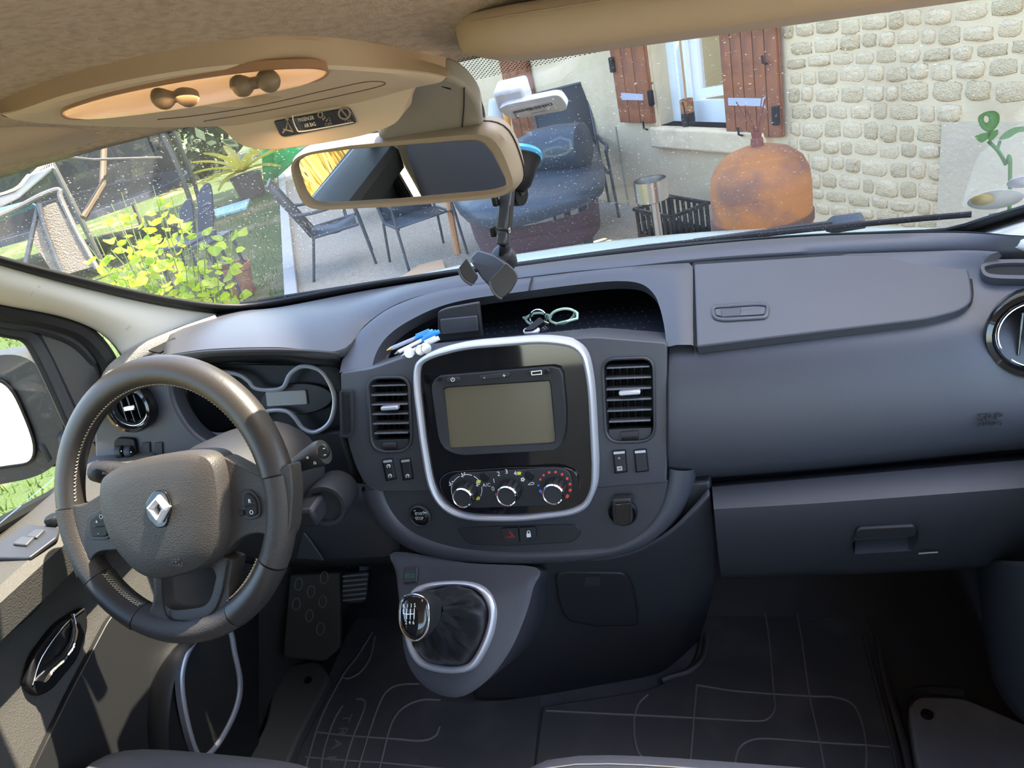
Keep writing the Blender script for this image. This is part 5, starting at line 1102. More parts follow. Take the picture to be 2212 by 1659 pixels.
tag(prism('patio', [k0 - kd * 6 + V((0, 0, .012)), k1 + kd * 3 + V((0, 0, .012)), V((2, 16, GZ + .012)), V((9, 4, GZ + .012)), V((6, -3, GZ + .012))], V((0, 0, -.02)), M['gravel']), 'pale gravel patio in front of the house', kind='structure')
kn = V((-kd.y, kd.x, 0))
kb = thing('trim_3', 'pale concrete kerb between lawn and gravel', None, (k0 + k1) / 2, kind='structure')
nk = 8; ln_ = (k1 - k0).length + 4
for k in range(nk):
    box('kerb_stone', k0 - kd * 2 + kd * (ln_ * (k + .5) / nk) + V((0, 0, .04)), (ln_ / nk - .015, .12, .1), mat('kerb concrete', (.42, .41, .39), .9) if k == 0 else bpy.data.materials['kerb concrete'], kb, ax=(kd, kn, V((0, 0, 1))), bev=.008)
# grass tufts
gv, gf = [], []
for k in range(9000):
    a = random.random(); d = random.uniform(3.0, 14)
    ang = rad(random.uniform(28, 66)); x, y = CAM.x - d * math.sin(ang), CAM.y + d * math.cos(ang)
    if (V((x, y, 0)) - V((k0.x, k0.y, 0))).dot(V((kn.x, kn.y, 0))) < .15: continue
    h = random.uniform(.03, .09); w = .006; t = random.uniform(0, 6.28); b = len(gv); c = V((x, y, GZ)); e = V((math.cos(t), math.sin(t), 0)) * w
    gv += [c - e, c + e, c + V((random.uniform(-.03, .03), random.uniform(-.03, .03), h))]; gf.append((b, b + 1, b + 2))
tag(mesh('grass', gv, gf, mat('grass blade', (.07, .115, .014), .8, trans=.4), smooth=False, fix=False), 'sunlit grass blades on the lawn', 'grass', kind='stuff')

# ---- house
HW = Plane((-.536, 5.916, GZ), (-.766, -.643, 0))
M['stonec'] = mat('cream stone', (.68, .525, .33), .95, bump=(14, .6, 'noise', .02), var=(5, (.57, .43, .26), .5, .72))
M['render'] = mat('cream render', (.66, .52, .33), .95, bump=(25, .5, 'noise', .01), var=(2.2, (.57, .44, .275), .5, .7))
M['shutter'] = mat('brown shutter paint', (.27, .085, .028), .55, bump=(40, .3), var=(8, (.19, .06, .025), .45, .65))
M['strap'] = mat('pale strap iron', (.42, .43, .5), .6)
M['pvc'] = mat('white window frame', (.74, .78, .80), .35)
hs = thing('stone_house', 'cream stone house with brown shutters beyond the windscreen', 'house', HW.p)
a0, a1 = HW.ab(1418, 200)[0], HW.ab(1605, 200)[0]; b0 = HW.ab(1450, 272)[1]; b1 = b0 + 1.35
HT = 7.18
rect = lambda A0, A1, B0, B1, o: [HW.at(A0, B0, o), HW.at(A1, B0, o), HW.at(A1, B1, o), HW.at(A0, B1, o)]
loft('wall', [rect(-9, 6.5, -.1, HT, -.4), rect(-9, 6.5, -.1, HT, 0), rect(a0, a1, b0, b1, 0), rect(a0, a1, b0, b1, -.3)], M['render'], hs, closed=True, smooth=False)
prism('roof', [HW.at(-9.2, HT - .05, .12), HW.at(6.7, HT - .05, .12), HW.at(6.7, HT + 1.6, -3.4), HW.at(-9.2, HT + 1.6, -3.4)], V((0, 0, .12)), mat('roof tiles', (.35, .16, .09), .9), hs)
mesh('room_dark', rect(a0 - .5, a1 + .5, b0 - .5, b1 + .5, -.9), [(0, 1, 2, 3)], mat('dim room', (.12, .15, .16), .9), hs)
prism('window_sill', [HW.at(a0 - .08, b0, .07), HW.at(a1 + .25, b0, .07), HW.at(a1 + .25, b0, -.3), HW.at(a0 - .08, b0, -.3)], V((0, 0, -.17)), M['stonec'], hs, bev=.02)
wn = loft('window', [rect(a0, a1, b0, b1, -.14), rect(a0 + .09, a1 - .09, b0 + .16, b1 - .09, -.14), rect(a0 + .09, a1 - .09, b0 + .16, b1 - .09, -.2), rect(a0, a1, b0, b1, -.2), rect(a0, a1, b0, b1, -.14)], M['pvc'], hs, closed=True, smooth=False)
for k, (f, o) in enumerate(((.10, -.12), (.19, -.135))):
    c = HW.at(a0 + (a1 - a0) * f + .06, (b0 + b1) / 2 + .05, o); box('frame_bar', c, (.035, .04, b1 - b0 - .2), M['pvc'], wn, ax=(HW.right, HW.n, HW.up), bev=.004)
sd = (HW.right * .80 - HW.n * .60).normalized(); sh = HW.at(a0 + .24, b0 + .16, -.16)
sq = lambda s, e0, o: [sh + sd * e0 + HW.up * e0 + HW.n * o, sh + sd * (s - e0) + HW.up * e0 + HW.n * o, sh + sd * (s - e0) + HW.up * (1.1 - e0) + HW.n * o, sh + sd * e0 + HW.up * (1.1 - e0) + HW.n * o]
loft('sash', [sq(.55, 0, 0), sq(.55, .075, 0), sq(.55, .075, -.05), sq(.55, 0, -.05), sq(.55, 0, 0)], M['pvc'], wn, closed=True, smooth=False)
mesh('pane', sq(.55, .07, -.025), [(0, 1, 2, 3)], M['sideglass'], wn, smooth=False)
# jamb stones round the window
for A, B_, w_, h_ in ((a0 - .22, b0, .2, .33), (a0 - .22, b0 + .34, .2, .4), (a0 - .22, b0 + .75, .2, .4), (a1 + .02, b0, .2, .38), (a1 + .02, b0 + .4, .2, .4)):
    box('jamb_stone', HW.at(A + w_ / 2, B_ + h_ / 2, .005), (w_, .03, h_), M['stonec'], hs, ax=(HW.right, HW.n, HW.up), bev=.008)
def shutter(q, nb, straps, hook):
    """q = photo outline tl,tr,br,bl, standing off the wall"""
    tl, tr, br, bl = [HW.ab(*p, .05) for p in q]
    A0 = (tl[0] + bl[0]) / 2; A1 = (tr[0] + br[0]) / 2; B0 = min(bl[1], br[1]) * .5 + max(bl[1], br[1]) * .5; B1 = B0 + 1.35
    w = (A1 - A0) / nb
    fr_ = box('shutter', HW.at((A0 + A1) / 2, (B0 + B1) / 2, .035), (A1 - A0 + .01, .015, B1 - B0), M['shutter'], hs, ax=(HW.right, HW.n, HW.up), bev=.003)
    for k in range(nb):
        box('board', HW.at(A0 + w * (k + .5), (B0 + B1) / 2, .052), (w - .008, .022, B1 - B0), M['shutter'], fr_, ax=(HW.right, HW.n, HW.up), bev=.004)
    for sq_ in straps: slab('hinge_strap', sq_, HW, M['strap'], fr_, o=.072, th=.012, bev=.001)
    for hu, hv in hook: tube('shutter_hook', [HW.px(hu, hv - 10, .09), HW.px(hu + 2, hv + 6, .09), HW.px(hu + 10, hv + 8, .09)], .008, M['black'], fr_, seg=6)
shutter(((1316, 88), (1388, 84), (1412, 268), (1341, 262)), 3, [[(1341, 201), (1388, 204), (1389, 217), (1343, 216)]], [(1389, 272)])
shutter(((1554, 55), (1678, 38), (1688, 297), (1571, 291)), 5, [[(1572, 212), (1646, 213), (1653, 208), (1648, 222), (1653, 234), (1644, 230), (1573, 228)]], [(1594, 285), (1646, 130)])
shutter(((1082, 130), (1138, 132), (1168, 300), (1112, 300)), 3, [], [])
for u, v in ((1322, 140), (1406, 212), (1676, 250)): box('hinge_pin', HW.px(u, v, .08), (.05, .03, .12), M['black'], hs, ax=(HW.right, HW.n, HW.up), bev=.004)
tube('wall_joint', [HW.px(1330, 274, .004), HW.px(1344, 360, .004), HW.px(1358, 446, .004)], .008, mat('joint shade', (.3, .27, .22), .9), hs, seg=6)
# rubble stones of the right-hand wall
random.seed(11)
SM = []
for k in range(10):
    n = 14; vs_ = []; pw = random.uniform(.80, .92); rr = [random.uniform(.86, 1.03) for _ in range(n)]
    for lay, (sc_, o) in enumerate(((1.0, -.03), (.97, .002), (.86, .010), (.45, .013))):
        for j in range(n):
            a = 2 * math.pi * (j + .5) / n; cx_, sy_ = math.cos(a), math.sin(a); e = 1 / max(abs(cx_), abs(sy_)) ** pw
            vs_.append(V((cx_ * e * .5 * sc_ * rr[j], sy_ * e * .5 * sc_ * rr[j], o * (1 if lay == 0 else random.uniform(.5, 1.4)))))
    fs_ = [(l * n + j, l * n + (j + 1) % n, (l + 1) * n + (j + 1) % n, (l + 1) * n + j) for l in range(3) for j in range(n)] + [tuple(range(3 * n, 4 * n))]
    me = bpy.data.meshes.new('stone'); me.from_pydata(vs_, [], fs_)
    bm = bmesh.new(); bm.from_mesh(me); bmesh.ops.recalc_face_normals(bm, faces=bm.faces); bm.to_mesh(me); bm.free()
    me.polygons.foreach_set('use_smooth', [True] * len(me.polygons))
    me.materials.append(M['stonec'] if k % 3 else mat('warm stone %d' % k, (.62, .47, .275), .95, bump=(14, .8, 'noise', .02), var=(5, (.66, .52, .33), .45, .65)))
    SM.append(me)
sa0, sa1 = HW.ab(1700, 200)[0], HW.ab(2046, 300)[0]
bb = HW.ab(2040, 470)[1] - .1; bt = HW.ab(1900, 0)[1] + .1; z_ = bb; cnt = 0
while z_ < bt and cnt < 296:
    h = random.uniform(.07, .11); x = sa0 + random.uniform(-.02, .04)
    while x < sa1 + (.75 if z_ > HW.ab(2100, 240)[1] else -.05) and cnt < 296:
        w = random.uniform(.08, .19)
        o = bpy.data.objects.new('stone', random.choice(SM)); COL.objects.link(o); c = HW.at(x + w / 2, z_ + h / 2 + random.uniform(-.008, .008), -.002)
        R = Matrix((HW.right, HW.up, HW.n)).transposed() @ Matrix.Rotation(random.uniform(-.05, .05) + (math.pi if random.random() < .5 else 0), 3, 'Z') @ Matrix.Diagonal((w, h * random.uniform(.85, 1.08), random.uniform(.6, 1.3)))
        o.parent = hs; o.matrix_parent_inverse = Matrix.Translation(-WLOC[hs]); o.matrix_basis = Matrix.Translation(c) @ R.to_4x4(); cnt += 1
        x += w + .008
    z_ += h + .006
# smooth plaster quoin right of the stones
prism('plaster_panel', [HW.at(sa1 - .02, -.1, .022), HW.at(sa1 + 2.5, -.1, .022), HW.at(sa1 + 2.5, HW.ab(2100, 262)[1], .022), HW.at(sa1 - .02, HW.ab(2060, 262)[1], .022)], -HW.n * .03, mat('grey plaster', (.56, .455, .315), .95, bump=(40, .5, 'noise', .01), var=(3, (.49, .40, .28), .5, .7)), hs, smooth=False)
# planter on the sill
pc = HW.at(HW.ab(1474, 250, 0)[0] + .03, b0, -.03)
pl_ = thing('sill_planter', 'small rusty tin with a dark base on the window sill', 'planter', pc)
lathe('tin', [(.052, .10), (.052, .20), (.048, .20), (.046, .12), (.001, .11)], pc, (0, 0, 1), mat('rusty tin', (.38, .16, .05), .7, var=(30, (.2, .08, .03), .45, .6)), pl_, cap=False)
lathe('base', [(.05, 0), (.054, .05), (.052, .10), (.001, .10)], pc, (0, 0, 1), M['black'], pl_)
tube('handle', [pc + V((-.03, -.04, .19)), pc + V((-.02, -.07, .15)), pc + V((-.02, -.055, .10))], .005, M['black'], pl_, seg=6)

# ---- rusty gas-bottle brazier
tc_ = Dp(1641, 400, 3.25); tc_.z = GZ
rb = thing('gas_bottle_stove', 'rust-brown steel gas-bottle stove standing by the stone wall', 'stove', tc_)
topz = Dp(1641, 302, 3.25).z - GZ
M['rust'] = mat('rusty steel', (.36, .13, .035), .75, bump=(60, .3), var=(5, (.20, .085, .05), .45, .62))
rR = .222
drum = lathe('drum', [(rR, 0.02), (rR, topz - .30), (rR * 1.0, topz - .19), (rR * .97, topz - .13), (rR * .86, topz - .075), (rR * .62, topz - .03), (rR * .3, topz - .006), (.001, topz)], tc_, (0, 0, 1), M['rust'], rb, seg=48)
lathe('weld_band', [(rR + .001, topz - .36), (rR + .007, topz - .355), (rR + .007, topz - .32), (rR + .001, topz - .315)], tc_, (0, 0, 1), mat('sooty steel', (.10, .05, .035), .8), rb, seg=48, cap=False)
lathe('valve_stub', [(.03, -.02), (.026, .03), (.02, .035), (.024, .06), (.0, .06)], tc_ + V((0, 0, topz)), (0, 0, 1), mat('dark rust', (.16, .04, .025), .7), rb, seg=16)
for k in range(6):
    a = k * 1.05; tube('wire', [tc_ + V((0, 0, topz + .05)), tc_ + V((.03 * math.cos(a), .03 * math.sin(a), topz + .10)), tc_ + V((.075 * math.cos(a), .075 * math.sin(a), topz + .17 + .03 * (k % 2)))], .003, bpy.data.materials['dark rust'], rb, seg=5)
fd = V((CAM.x - tc_.x, CAM.y - tc_.y, 0)).normalized(); sd2 = V((-fd.y, fd.x, 0))
for k in range(6):
    a = (k - 2.5) * .17 - .05; d = fd * math.cos(a) + sd2 * math.sin(a); box('grate_slot', tc_ + d * rR + V((0, 0, topz - .55)), (.022, .012, .11), M['black'], rb, ax=(V((0, 0, 1)).cross(d), d, V((0, 0, 1))), bev=.004)
# ---- funnel stand and crate
fc = Dp(1406, 408, 4.1); fs0 = thing('funnel_stand', 'stainless steel dish on a thin post', 'stand', V((fc.x, fc.y, GZ)))
lathe('dish', [(.092, .055), (.095, .055), (.095, -.06), (.06, -.075), (.02, -.08), (.02, -.07), (.085, -.055), (.092, .05)], fc, (0, 0, 1), M['steel'], fs0, cap=False)
tube('post', [fc + V((.01, 0, -.08)), V((fc.x + .02, fc.y, GZ))], .022, M['steel'], fs0, seg=12)
tube('hook', [fc + V((-.07, 0, -.05)), fc + V((-.09, 0, -.1)), fc + V((-.05, 0, -.15))], .005, M['dark'], fs0, seg=6)
cc = Zp(1455, 500, GZ + .1); cc.z = GZ
cr_ = thing('plastic_crate', 'black slatted plastic crate left of the stove', 'crate', cc)
cx1, cy1 = HW.right, HW.n
for sx, sy, lx in ((0, 1, 1), (0, -1, 1), (1, 0, 0), (-1, 0, 0)):
    Ld = .46 if lx else .34; ctr = cc + cx1 * (sx * .23) + cy1 * (sy * .17); d = cx1 if lx else cy1; n = cy1 if lx else cx1
    box('rim', ctr + V((0, 0, .30)), (Ld + .03, .03, .025), M['black'], cr_, ax=(d, n, V((0, 0, 1))), bev=.005)
    for k in range(7): box('slat', ctr + d * ((k - 3) * Ld / 6.6) + V((0, 0, .15)), (.032, .012, .30), M['black'], cr_, ax=(d, n, V((0, 0, 1))), bev=.002)
    box('lower_band', ctr + V((0, 0, .06)), (Ld, .014, .10), M['black'], cr_, ax=(d, n, V((0, 0, 1))), bev=.002)
box('bottom', cc + V((0, 0, .015)), (.46, .34, .02), M['black'], cr_, ax=(cx1, cy1, V((0, 0, 1))), bev=.002)

# ---- garden furniture
M['sling'] = mat('blue-grey sling', (.035, .05, .068), .6, bump=(200, .2)); M['frame'] = mat('grey chair frame', (.05, .056, .065), .45); M['tarp'] = mat('blue-grey tarpaulin', (.028, .042, .06), .45, bump=(4, .5, 'noise', .05)); M['mesh_b'] = mat('black mesh', (.03, .035, .04), .7)
def chair(label, loc, rz, sling, back_h=.95, tilt=.22, group='garden chairs'):
    t = thing('garden_chair', label, 'chair', (0, 0, 0), group)
    def P(x, y, z): return V((x, y, z))
    bt = .42 + (back_h - .42)
    loft('back_sling', [[P(-.24, .20, .42), P(.24, .20, .42)], [P(-.25, .20 + tilt * .3, .6), P(.25, .20 + tilt * .3, .6)], [P(-.25, .20 + tilt, bt), P(.25, .20 + tilt, bt)]], sling, t, sol=.01)
    loft('seat_sling', [[P(-.24, -.25, .42), P(.24, -.25, .42)], [P(-.24, -.05, .39), P(.24, -.05, .39)], [P(-.24, .20, .41), P(.24, .20, .41)]], sling, t, sol=.01)
    for s in (-1, 1):
        tube('side_rail', [P(s * .26, -.27, .42), P(s * .26, .18, .41), P(s * .265, .20 + tilt * .3, .6), P(s * .265, .20 + tilt, bt + .01)], .014, M['frame'], t)
        tube('leg', [P(s * .27, -.27, .62), P(s * .28, -.29, .4), P(s * .29, -.31, 0)], .013, M['frame'], t)
        tube('leg', [P(s * .27, .18, .41), P(s * .29, .32, 0)], .013, M['frame'], t)
        tube('armrest', cr([P(s * .27, -.27, .60), P(s * .29, -.22, .645), P(s * .29, .1, .64), P(s * .275, .29, .66)], 3), .017, M['frame'], t)
    tube('top_rail', [P(-.265, .20 + tilt, bt + .01), P(.265, .20 + tilt, bt + .01)], .013, M['frame'], t)
    t.location = V(loc); t.rotation_euler = (0, 0, rz); return t
g0 = lambda u, v: Zp(u, v, GZ)
p = g0(745, 575); chair('blue-grey sling garden chair at the near end of the table, its back to the lawn', p, rad(118), M['sling'])
p = g0(925, 560); chair('blue-grey garden chair behind the mirror, pulled up to the table', p, rad(40), M['sling'])
p = g0(800, 470); chair('garden chair mostly hidden behind the rear-view mirror', p, rad(-150), M['sling'])
p = g0(1262, 470); chair('black mesh garden chair with tilted back on the house side of the table', p, rad(15), M['mesh_b'], 1.12, .3)
tb = thing('garden_table', 'garden table under a blue-grey tarpaulin', 'table', g0(1130, 520))
tz = GZ + .74
top = [Zp(u, v, tz) for u, v in [(975, 385), (1010, 345), (1180, 300), (1265, 292), (1292, 330), (1280, 392), (1100, 440), (1000, 440)]]
tcn = sum(top, V()) / len(top)
T0 = cr(top, 4, True)
loft('tarpaulin', [[tcn + (p - tcn) * .3 + V((0, 0, .06)) for p in T0], [tcn + (p - tcn) * .75 + V((0, 0, .05)) for p in T0], [p + V((0, 0, .01)) for p in T0], [tcn + (p - tcn) * 1.04 + V((0, 0, -.06)) for p in T0], [tcn + (p - tcn) * (1.05 + .02 * math.sin(k * 1.3)) + V((0, 0, -.24 + .05 * math.sin(k * .7))) for k, p in enumerate(T0)]], M['tarp'], tb, closed=True, cap=True, sub=1)
loft('under_table_shade', [[tcn + (p - tcn) * .9 + V((0, 0, -.2)) for p in T0], [tcn + (p - tcn) * .88 + V((0, 0, -.42)) for p in T0]], mat('maroon shade', (.06, .028, .035), .8), tb, closed=True)  # dark maroon band, shade under the table put in as a surface
for k in (0, 9, 14, 20, 25): 
    q = tcn + (T0[k] - tcn) * .8; tube('leg', [q + V((0, 0, -.05)), V((q.x, q.y, GZ))], .035, M['frame'], tb)
wb = thing('rolled_tarpaulin', 'rounded blue-grey tarpaulin roll lying on the covered table', 'tarpaulin', tcn + V((0, 0, .1)))
r_a, r_b = Zp(1120, 335, tz + .16), Zp(1268, 315, tz + .16)
tube('roll', [r_a.lerp(r_b, f) for f in (0, .05, .3, .6, .95, 1.0)], [.06, .12, .17, .18, .17, .12], M['tarp'], wb, seg=18)
pk_ = thing('wood_board', 'tan board lying on the gravel near the bonnet', 'board', g0(900, 590))
prism('plank', [Zp(u, v, GZ + .06) for u, v in [(845, 612), (905, 572), (955, 560), (965, 590)]], V((0, 0, -.03)), mat('tan wood', (.55, .36, .22), .8), pk_)
ps = thing('folded_parasol', 'white and orange folded parasol leaning at the house wall', 'parasol', HW.px(1090, 330, .4))
tube('canopy', [HW.px(1066, 215, .45), HW.px(1072, 270, .45), HW.px(1085, 345, .45)], [.05, .10, .16], mat('white canvas', (.62, .63, .68), .8), ps, seg=14)
tube('orange_stripe', [HW.px(1094, 240, .55), HW.px(1103, 330, .55)], .035, mat('orange canvas', (.75, .32, .08), .8), ps, seg=10)
tube('pole', [HW.px(1085, 345, .45), HW.px(1092, 400, .45)], .02, M['steel'], ps)
rr_ = Zp(858, 530, GZ)
bk = thing('wood_post', 'weathered orange-brown wooden post by the covered table', 'post', Zp(985, 545, GZ))
tube('post', [Zp(990, 550, GZ), Zp(990, 550, GZ) + V((.05, 0, .62))], .03, mat('orange wood', (.55, .25, .1), .8), bk, seg=8)

# ---- plants
random.seed(3)
lf_me = []
for k in range(4):
    n = 5; L_, W_ = .06, .026; vs_ = [V((0, 0, 0))]; fs_ = []
    for j in range(1, n + 1):
        f = j / (n + 1); w = W_ * math.sin(math.pi * f ** .8) ; zz = -.012 * math.sin(math.pi * f) * (1 + k * .3)
        vs_ += [V((-w, L_ * f, zz + .008)), V((0, L_ * f, zz)), V((w, L_ * f, zz + .008))]
    vs_.append(V((0, L_, .0)))
    fs_ += [(0, 2, 1), (0, 3, 2)]
    for j in range(n - 1):
        a = 1 + 3 * j; fs_ += [(a, a + 1, a + 4, a + 3), (a + 1, a + 2, a + 5, a + 4)]
    a = 1 + 3 * (n - 1); fs_ += [(a, a + 1, len(vs_) - 1), (a + 1, a + 2, len(vs_) - 1)]
    me = bpy.data.meshes.new('leaf'); me.from_pydata(vs_, [], fs_); me.polygons.foreach_set('use_smooth', [True] * len(me.polygons))
    me.materials.append(mat('rose leaf %d' % k, ((.34, .44, .03), (.40, .48, .04), (.26, .38, .03), (.44, .50, .06))[k], .45, trans=.5)); lf_me.append(me)
BD = 3.5
bc_ = Dp(345, 640, BD); bc_.z = GZ
rs_ = thing('rose_bush', 'bright yellow-green rose bush close to the windscreen', 'bush', bc_)
M['stem'] = mat('green stem', (.12, .18, .04), .7)
tips = [(225, 470), (205, 505), (240, 440), (262, 415), (290, 430), (330, 400), (345, 430), (305, 455), (370, 425), (385, 460), (425, 470), (440, 500), (350, 480), (300, 500), (260, 490), (410, 520), (455, 535), (470, 560), (400, 560), (350, 530), (300, 550), (240, 540), (430, 590), (485, 600), (470, 620), (380, 600), (320, 590), (250, 580), (495, 480), (505, 620), (215, 560), (190, 530)]
nl = 0
for (u, v) in tips:
    tp_ = Dp(u, v, BD + random.uniform(-.25, .25)); mid_ = bc_.lerp(tp_, .55) + V((random.uniform(-.06, .06), random.uniform(-.06, .06), .1))
    pts = cr([bc_ + V((random.uniform(-.05, .05), random.uniform(-.05, .05), 0)), mid_, tp_], 4)
    tube('stem', pts, [.006 - .0005 * k for k in range(len(pts))], M['stem'], rs_, seg=5)
    for k in range(9):
        f = random.uniform(.72, 1.0); q = pts[int(f * (len(pts) - 1))] + V((random.uniform(-.06, .06), random.uniform(-.06, .06), random.uniform(-.05, .05)))
        if nl >= 290: break
        o = bpy.data.objects.new('leaf', random.choice(lf_me)); COL.objects.link(o); s = random.uniform(.7, 1.35)
        R = Matrix.Rotation(random.uniform(0, 6.28), 3, 'Z') @ Matrix.Rotation(random.uniform(-.7, .9), 3, 'X') @ Matrix.Rotation(random.uniform(-.7, .7), 3, 'Y') @ Matrix.Diagonal((s, s, s))
        o.parent = rs_; o.matrix_parent_inverse = Matrix.Translation(-WLOC[rs_]); o.matrix_basis = Matrix.Translation(q) @ R.to_4x4(); nl += 1
pt = thing('terracotta_pot', 'terracotta flower pot on the lawn edge', 'pot', g0(525, 640))
lathe('pot', [(.11, 0), (.16, .26), (.175, .26), (.175, .31), (.155, .31), (.15, .25), (.001, .24)], g0(528, 636), (0, 0, 1), mat('terracotta', (.30, .12, .07), .85), pt, cap=False)
for k in range(7):
    a = k * .9; q = g0(528, 636) + V((0, 0, .25)); tube('sprout', [q, q + V((.05 * math.cos(a), .05 * math.sin(a), .2)), q + V((.12 * math.cos(a), .12 * math.sin(a), .35))], .008, mat('sprout', (.3, .38, .08), .7) if k == 0 else bpy.data.materials['sprout'], pt, seg=5)
pm0 = g0(548, 425)
pa = thing('sago_palm', 'yellowing sago palm in a dark pot on the lawn', 'palm', pm0)
lathe('pot', [(.22, 0), (.28, .4), (.24, .4), (.001, .36)], pm0, (0, 0, 1), mat('dark pot', (.05, .05, .05), .7), pa, cap=False)
M['frond'] = mat('yellow frond', (.42, .36, .05), .6, trans=.4)
for k in range(16):
    a = k * 2.4; ln2 = .75 + .15 * (k % 3); el = .9 - .05 * k; rows = []
    for j in range(7):
        f = j / 6; r_ = ln2 * f * math.cos(el * (1 - .5 * f)); z2 = ln2 * f * math.sin(el) - .25 * f * f; w = .07 * math.sin(math.pi * (.08 + .9 * f)) + .004
        c = pm0 + V((r_ * math.cos(a), r_ * math.sin(a), .45 + z2)); e = V((-math.sin(a), math.cos(a), 0)) * w
        rows.append([c - e + V((0, 0, .03)), c, c + e + V((0, 0, .03))])
    loft('frond', rows, M['frond'], pa)
# green plant sprig at the right, on the house side
sp0 = Dp(2185, 420, 2.3)
sg = thing('leafy_sprig', 'dark green leafy sprig with a bitten round leaf near the passenger corner', 'plant', V((sp0.x, sp0.y, GZ)))
M['dleaf'] = mat('dark green leaf', (.07, .17, .035), .5, trans=.3)
tube('stem', cr([V((sp0.x + .05, sp0.y, GZ)), Dp(2182, 400, 2.3), Dp(2172, 355, 2.3), Dp(2155, 325, 2.3), Dp(2135, 305, 2.3)], 4), .006, M['dleaf'], sg, seg=6)
tube('side_stem', [Dp(2155, 322, 2.3), Dp(2160, 305, 2.3)], .005, M['dleaf'], sg, seg=6)
LPn = Plane(Dp(2140, 270, 2.3), -FW + V((.1, .2, .3)))
bh = ell(2131, 257, 6, 8, 16)
ol = cr([(2114, 262), (2115, 250), (2128, 242), (2146, 239), (2158, 246), (2159, 262), (2150, 278), (2138, 285), (2122, 277)], 4, True)
O_ = resample([LPn.px(*p) for p in ol], 32, True); I_ = resample([LPn.px(*p) for p in bh], 32, True)
bst = min(range(32), key=lambda s: sum((O_[k] - I_[(k + s) % 32]).length for k in range(32))); I_ = [I_[(k + bst) % 32] for k in range(32)]
loft('round_leaf', [O_, I_], M['dleaf'], sg, closed=True, sol=.002)
for q in ([(2106, 295), (2125, 288), (2140, 287), (2135, 298), (2120, 308)], [(2134, 288), (2150, 282), (2155, 281), (2154, 292), (2142, 304), (2134, 300)], [(2158, 302), (2166, 290), (2190, 276), (2230, 274), (2240, 280), (2200, 286), (2180, 298)]):
    prism('leaf', [LPn.px(*p) for p in cr(q, 3, True)], LPn.n * .002, M['dleaf'], sg)
# ---- left garden: blue chairs, board, toys, trampoline, hammock, recliner, hedge
M['bluep'] = mat('dark blue plastic', (.02, .032, .06), .35)
for lab, u, v, tp in (('dark blue plastic chair back just behind the rose bush', 402, 520, 432), ('taller dark blue plastic chair right of the rose bush', 443, 520, 396)):
    d = 6.3 if u < 420 else 7.0; t = thing('plastic_chair', lab, 'chair', g0(u, v + 60), 'blue plastic chairs')
    PBK = Plane(Dp(u, 480, d), (CAM - Dp(u, 480, d)).normalized() * V((1, 1, 0)) if False else V((.55, -.8, .15)))
    slab('back', cr([(u - 16, 500), (u - 15, tp + 30), (u - 4, tp + 4), (u + 10, tp), (u + 17, tp + 30), (u + 16, 505)], 4, True), PBK, M['bluep'], t, th=.03, bev=.01)
    for k in range(2): tube('slot', [PBK.px(u - 6, tp + 50 + 14 * k, .002), PBK.px(u + 9, tp + 40 + 14 * k, .002)], .008, mat('pale slot', (.12, .15, .18), .6), t, seg=6)
    s0 = PBK.px(u, 505); box('seat', s0 + V((.12, -.2, -.02)), (.4, .42, .03), M['bluep'], t, bev=.01)
    for sx in (-.17, .17):
        for sy in (-.38, .0): tube('leg', [s0 + V((.12 + sx, sy, -.03)), V((s0.x + .12 + sx, s0.y + sy, GZ))], .018, M['bluep'], t, seg=6)
bb_ = thing('blue_board', 'pale blue flat board lying on the lawn', 'board', g0(500, 450)); prism('board', [Zp(u, v, GZ + .05) for u, v in [(462, 452), (540, 428), (532, 446), (465, 466)]], V((0, 0, -.05)), mat('pale blue plastic', (.35, .6, .68), .5), bb_, bev=.01)
gt = thing('green_tarp', 'bright green sheet hanging behind the palm', 'tarpaulin', g0(600, 400))
loft('sheet', [[Dp(u, v, 13 + .4 * math.sin(k)) for k, (u, v) in enumerate(r)] for r in ([(570, 400), (590, 390), (612, 372), (640, 345)], [(565, 340), (590, 325), (630, 318), (670, 312)], [(570, 250), (600, 250), (650, 250), (690, 250)])], mat('green sheet', (.02, .42, .10), .6), gt, sol=.03)
tn = V((-9.3, 7.7, GZ))
tm = thing('trampoline', 'black netted trampoline with pale poles across the lawn', 'trampoline', tn)
lathe('jumping_mat', [(1.75, .72), (1.75, .75), (.001, .75)], tn, (0, 0, 1), M['black'], tm)
lathe('pad', [(2.1, .72), (2.1, .80), (1.72, .80), (1.72, .72)], tn, (0, 0, 1), mat('dark pad', (.05, .06, .08), .6), tm, cap=False, seg=40)
netm = mat('safety net', (.02, .025, .03), .8, alpha=.72)
lathe('net', [(2.05, .8), (2.05, 2.5)], tn, (0, 0, 1), netm, tm, cap=False, seg=40)
M['pole'] = mat('pale pole', (.13, .125, .115), .5)
for k in range(8):
    a = k * math.pi / 4 + .2; e = V((math.cos(a), math.sin(a), 0)); tube('pole', cr([tn + e * 2.15, tn + e * 2.25 + V((0, 0, .8)), tn + e * 2.2 + V((0, 0, 1.8)), tn + e * 2.0 + V((0, 0, 2.6))], 3), .035, M['pole'], tm)
hg = thing('hammock', 'white cord hammock slung over the lawn', 'hammock', g0(150, 480))
hpt = Dp(110, 335, 6.0)
for k in range(9):
    f = k / 8; tube('cord', [hpt, Dp(64 + 50 * f, 379 - 16 * f, 5.9)], .004, M['grey2'], hg, seg=4)
tube('spreader', [Dp(60, 381, 5.9), Dp(90, 373, 5.9), Dp(116, 361, 5.9)], .014, M['grey2'], hg)
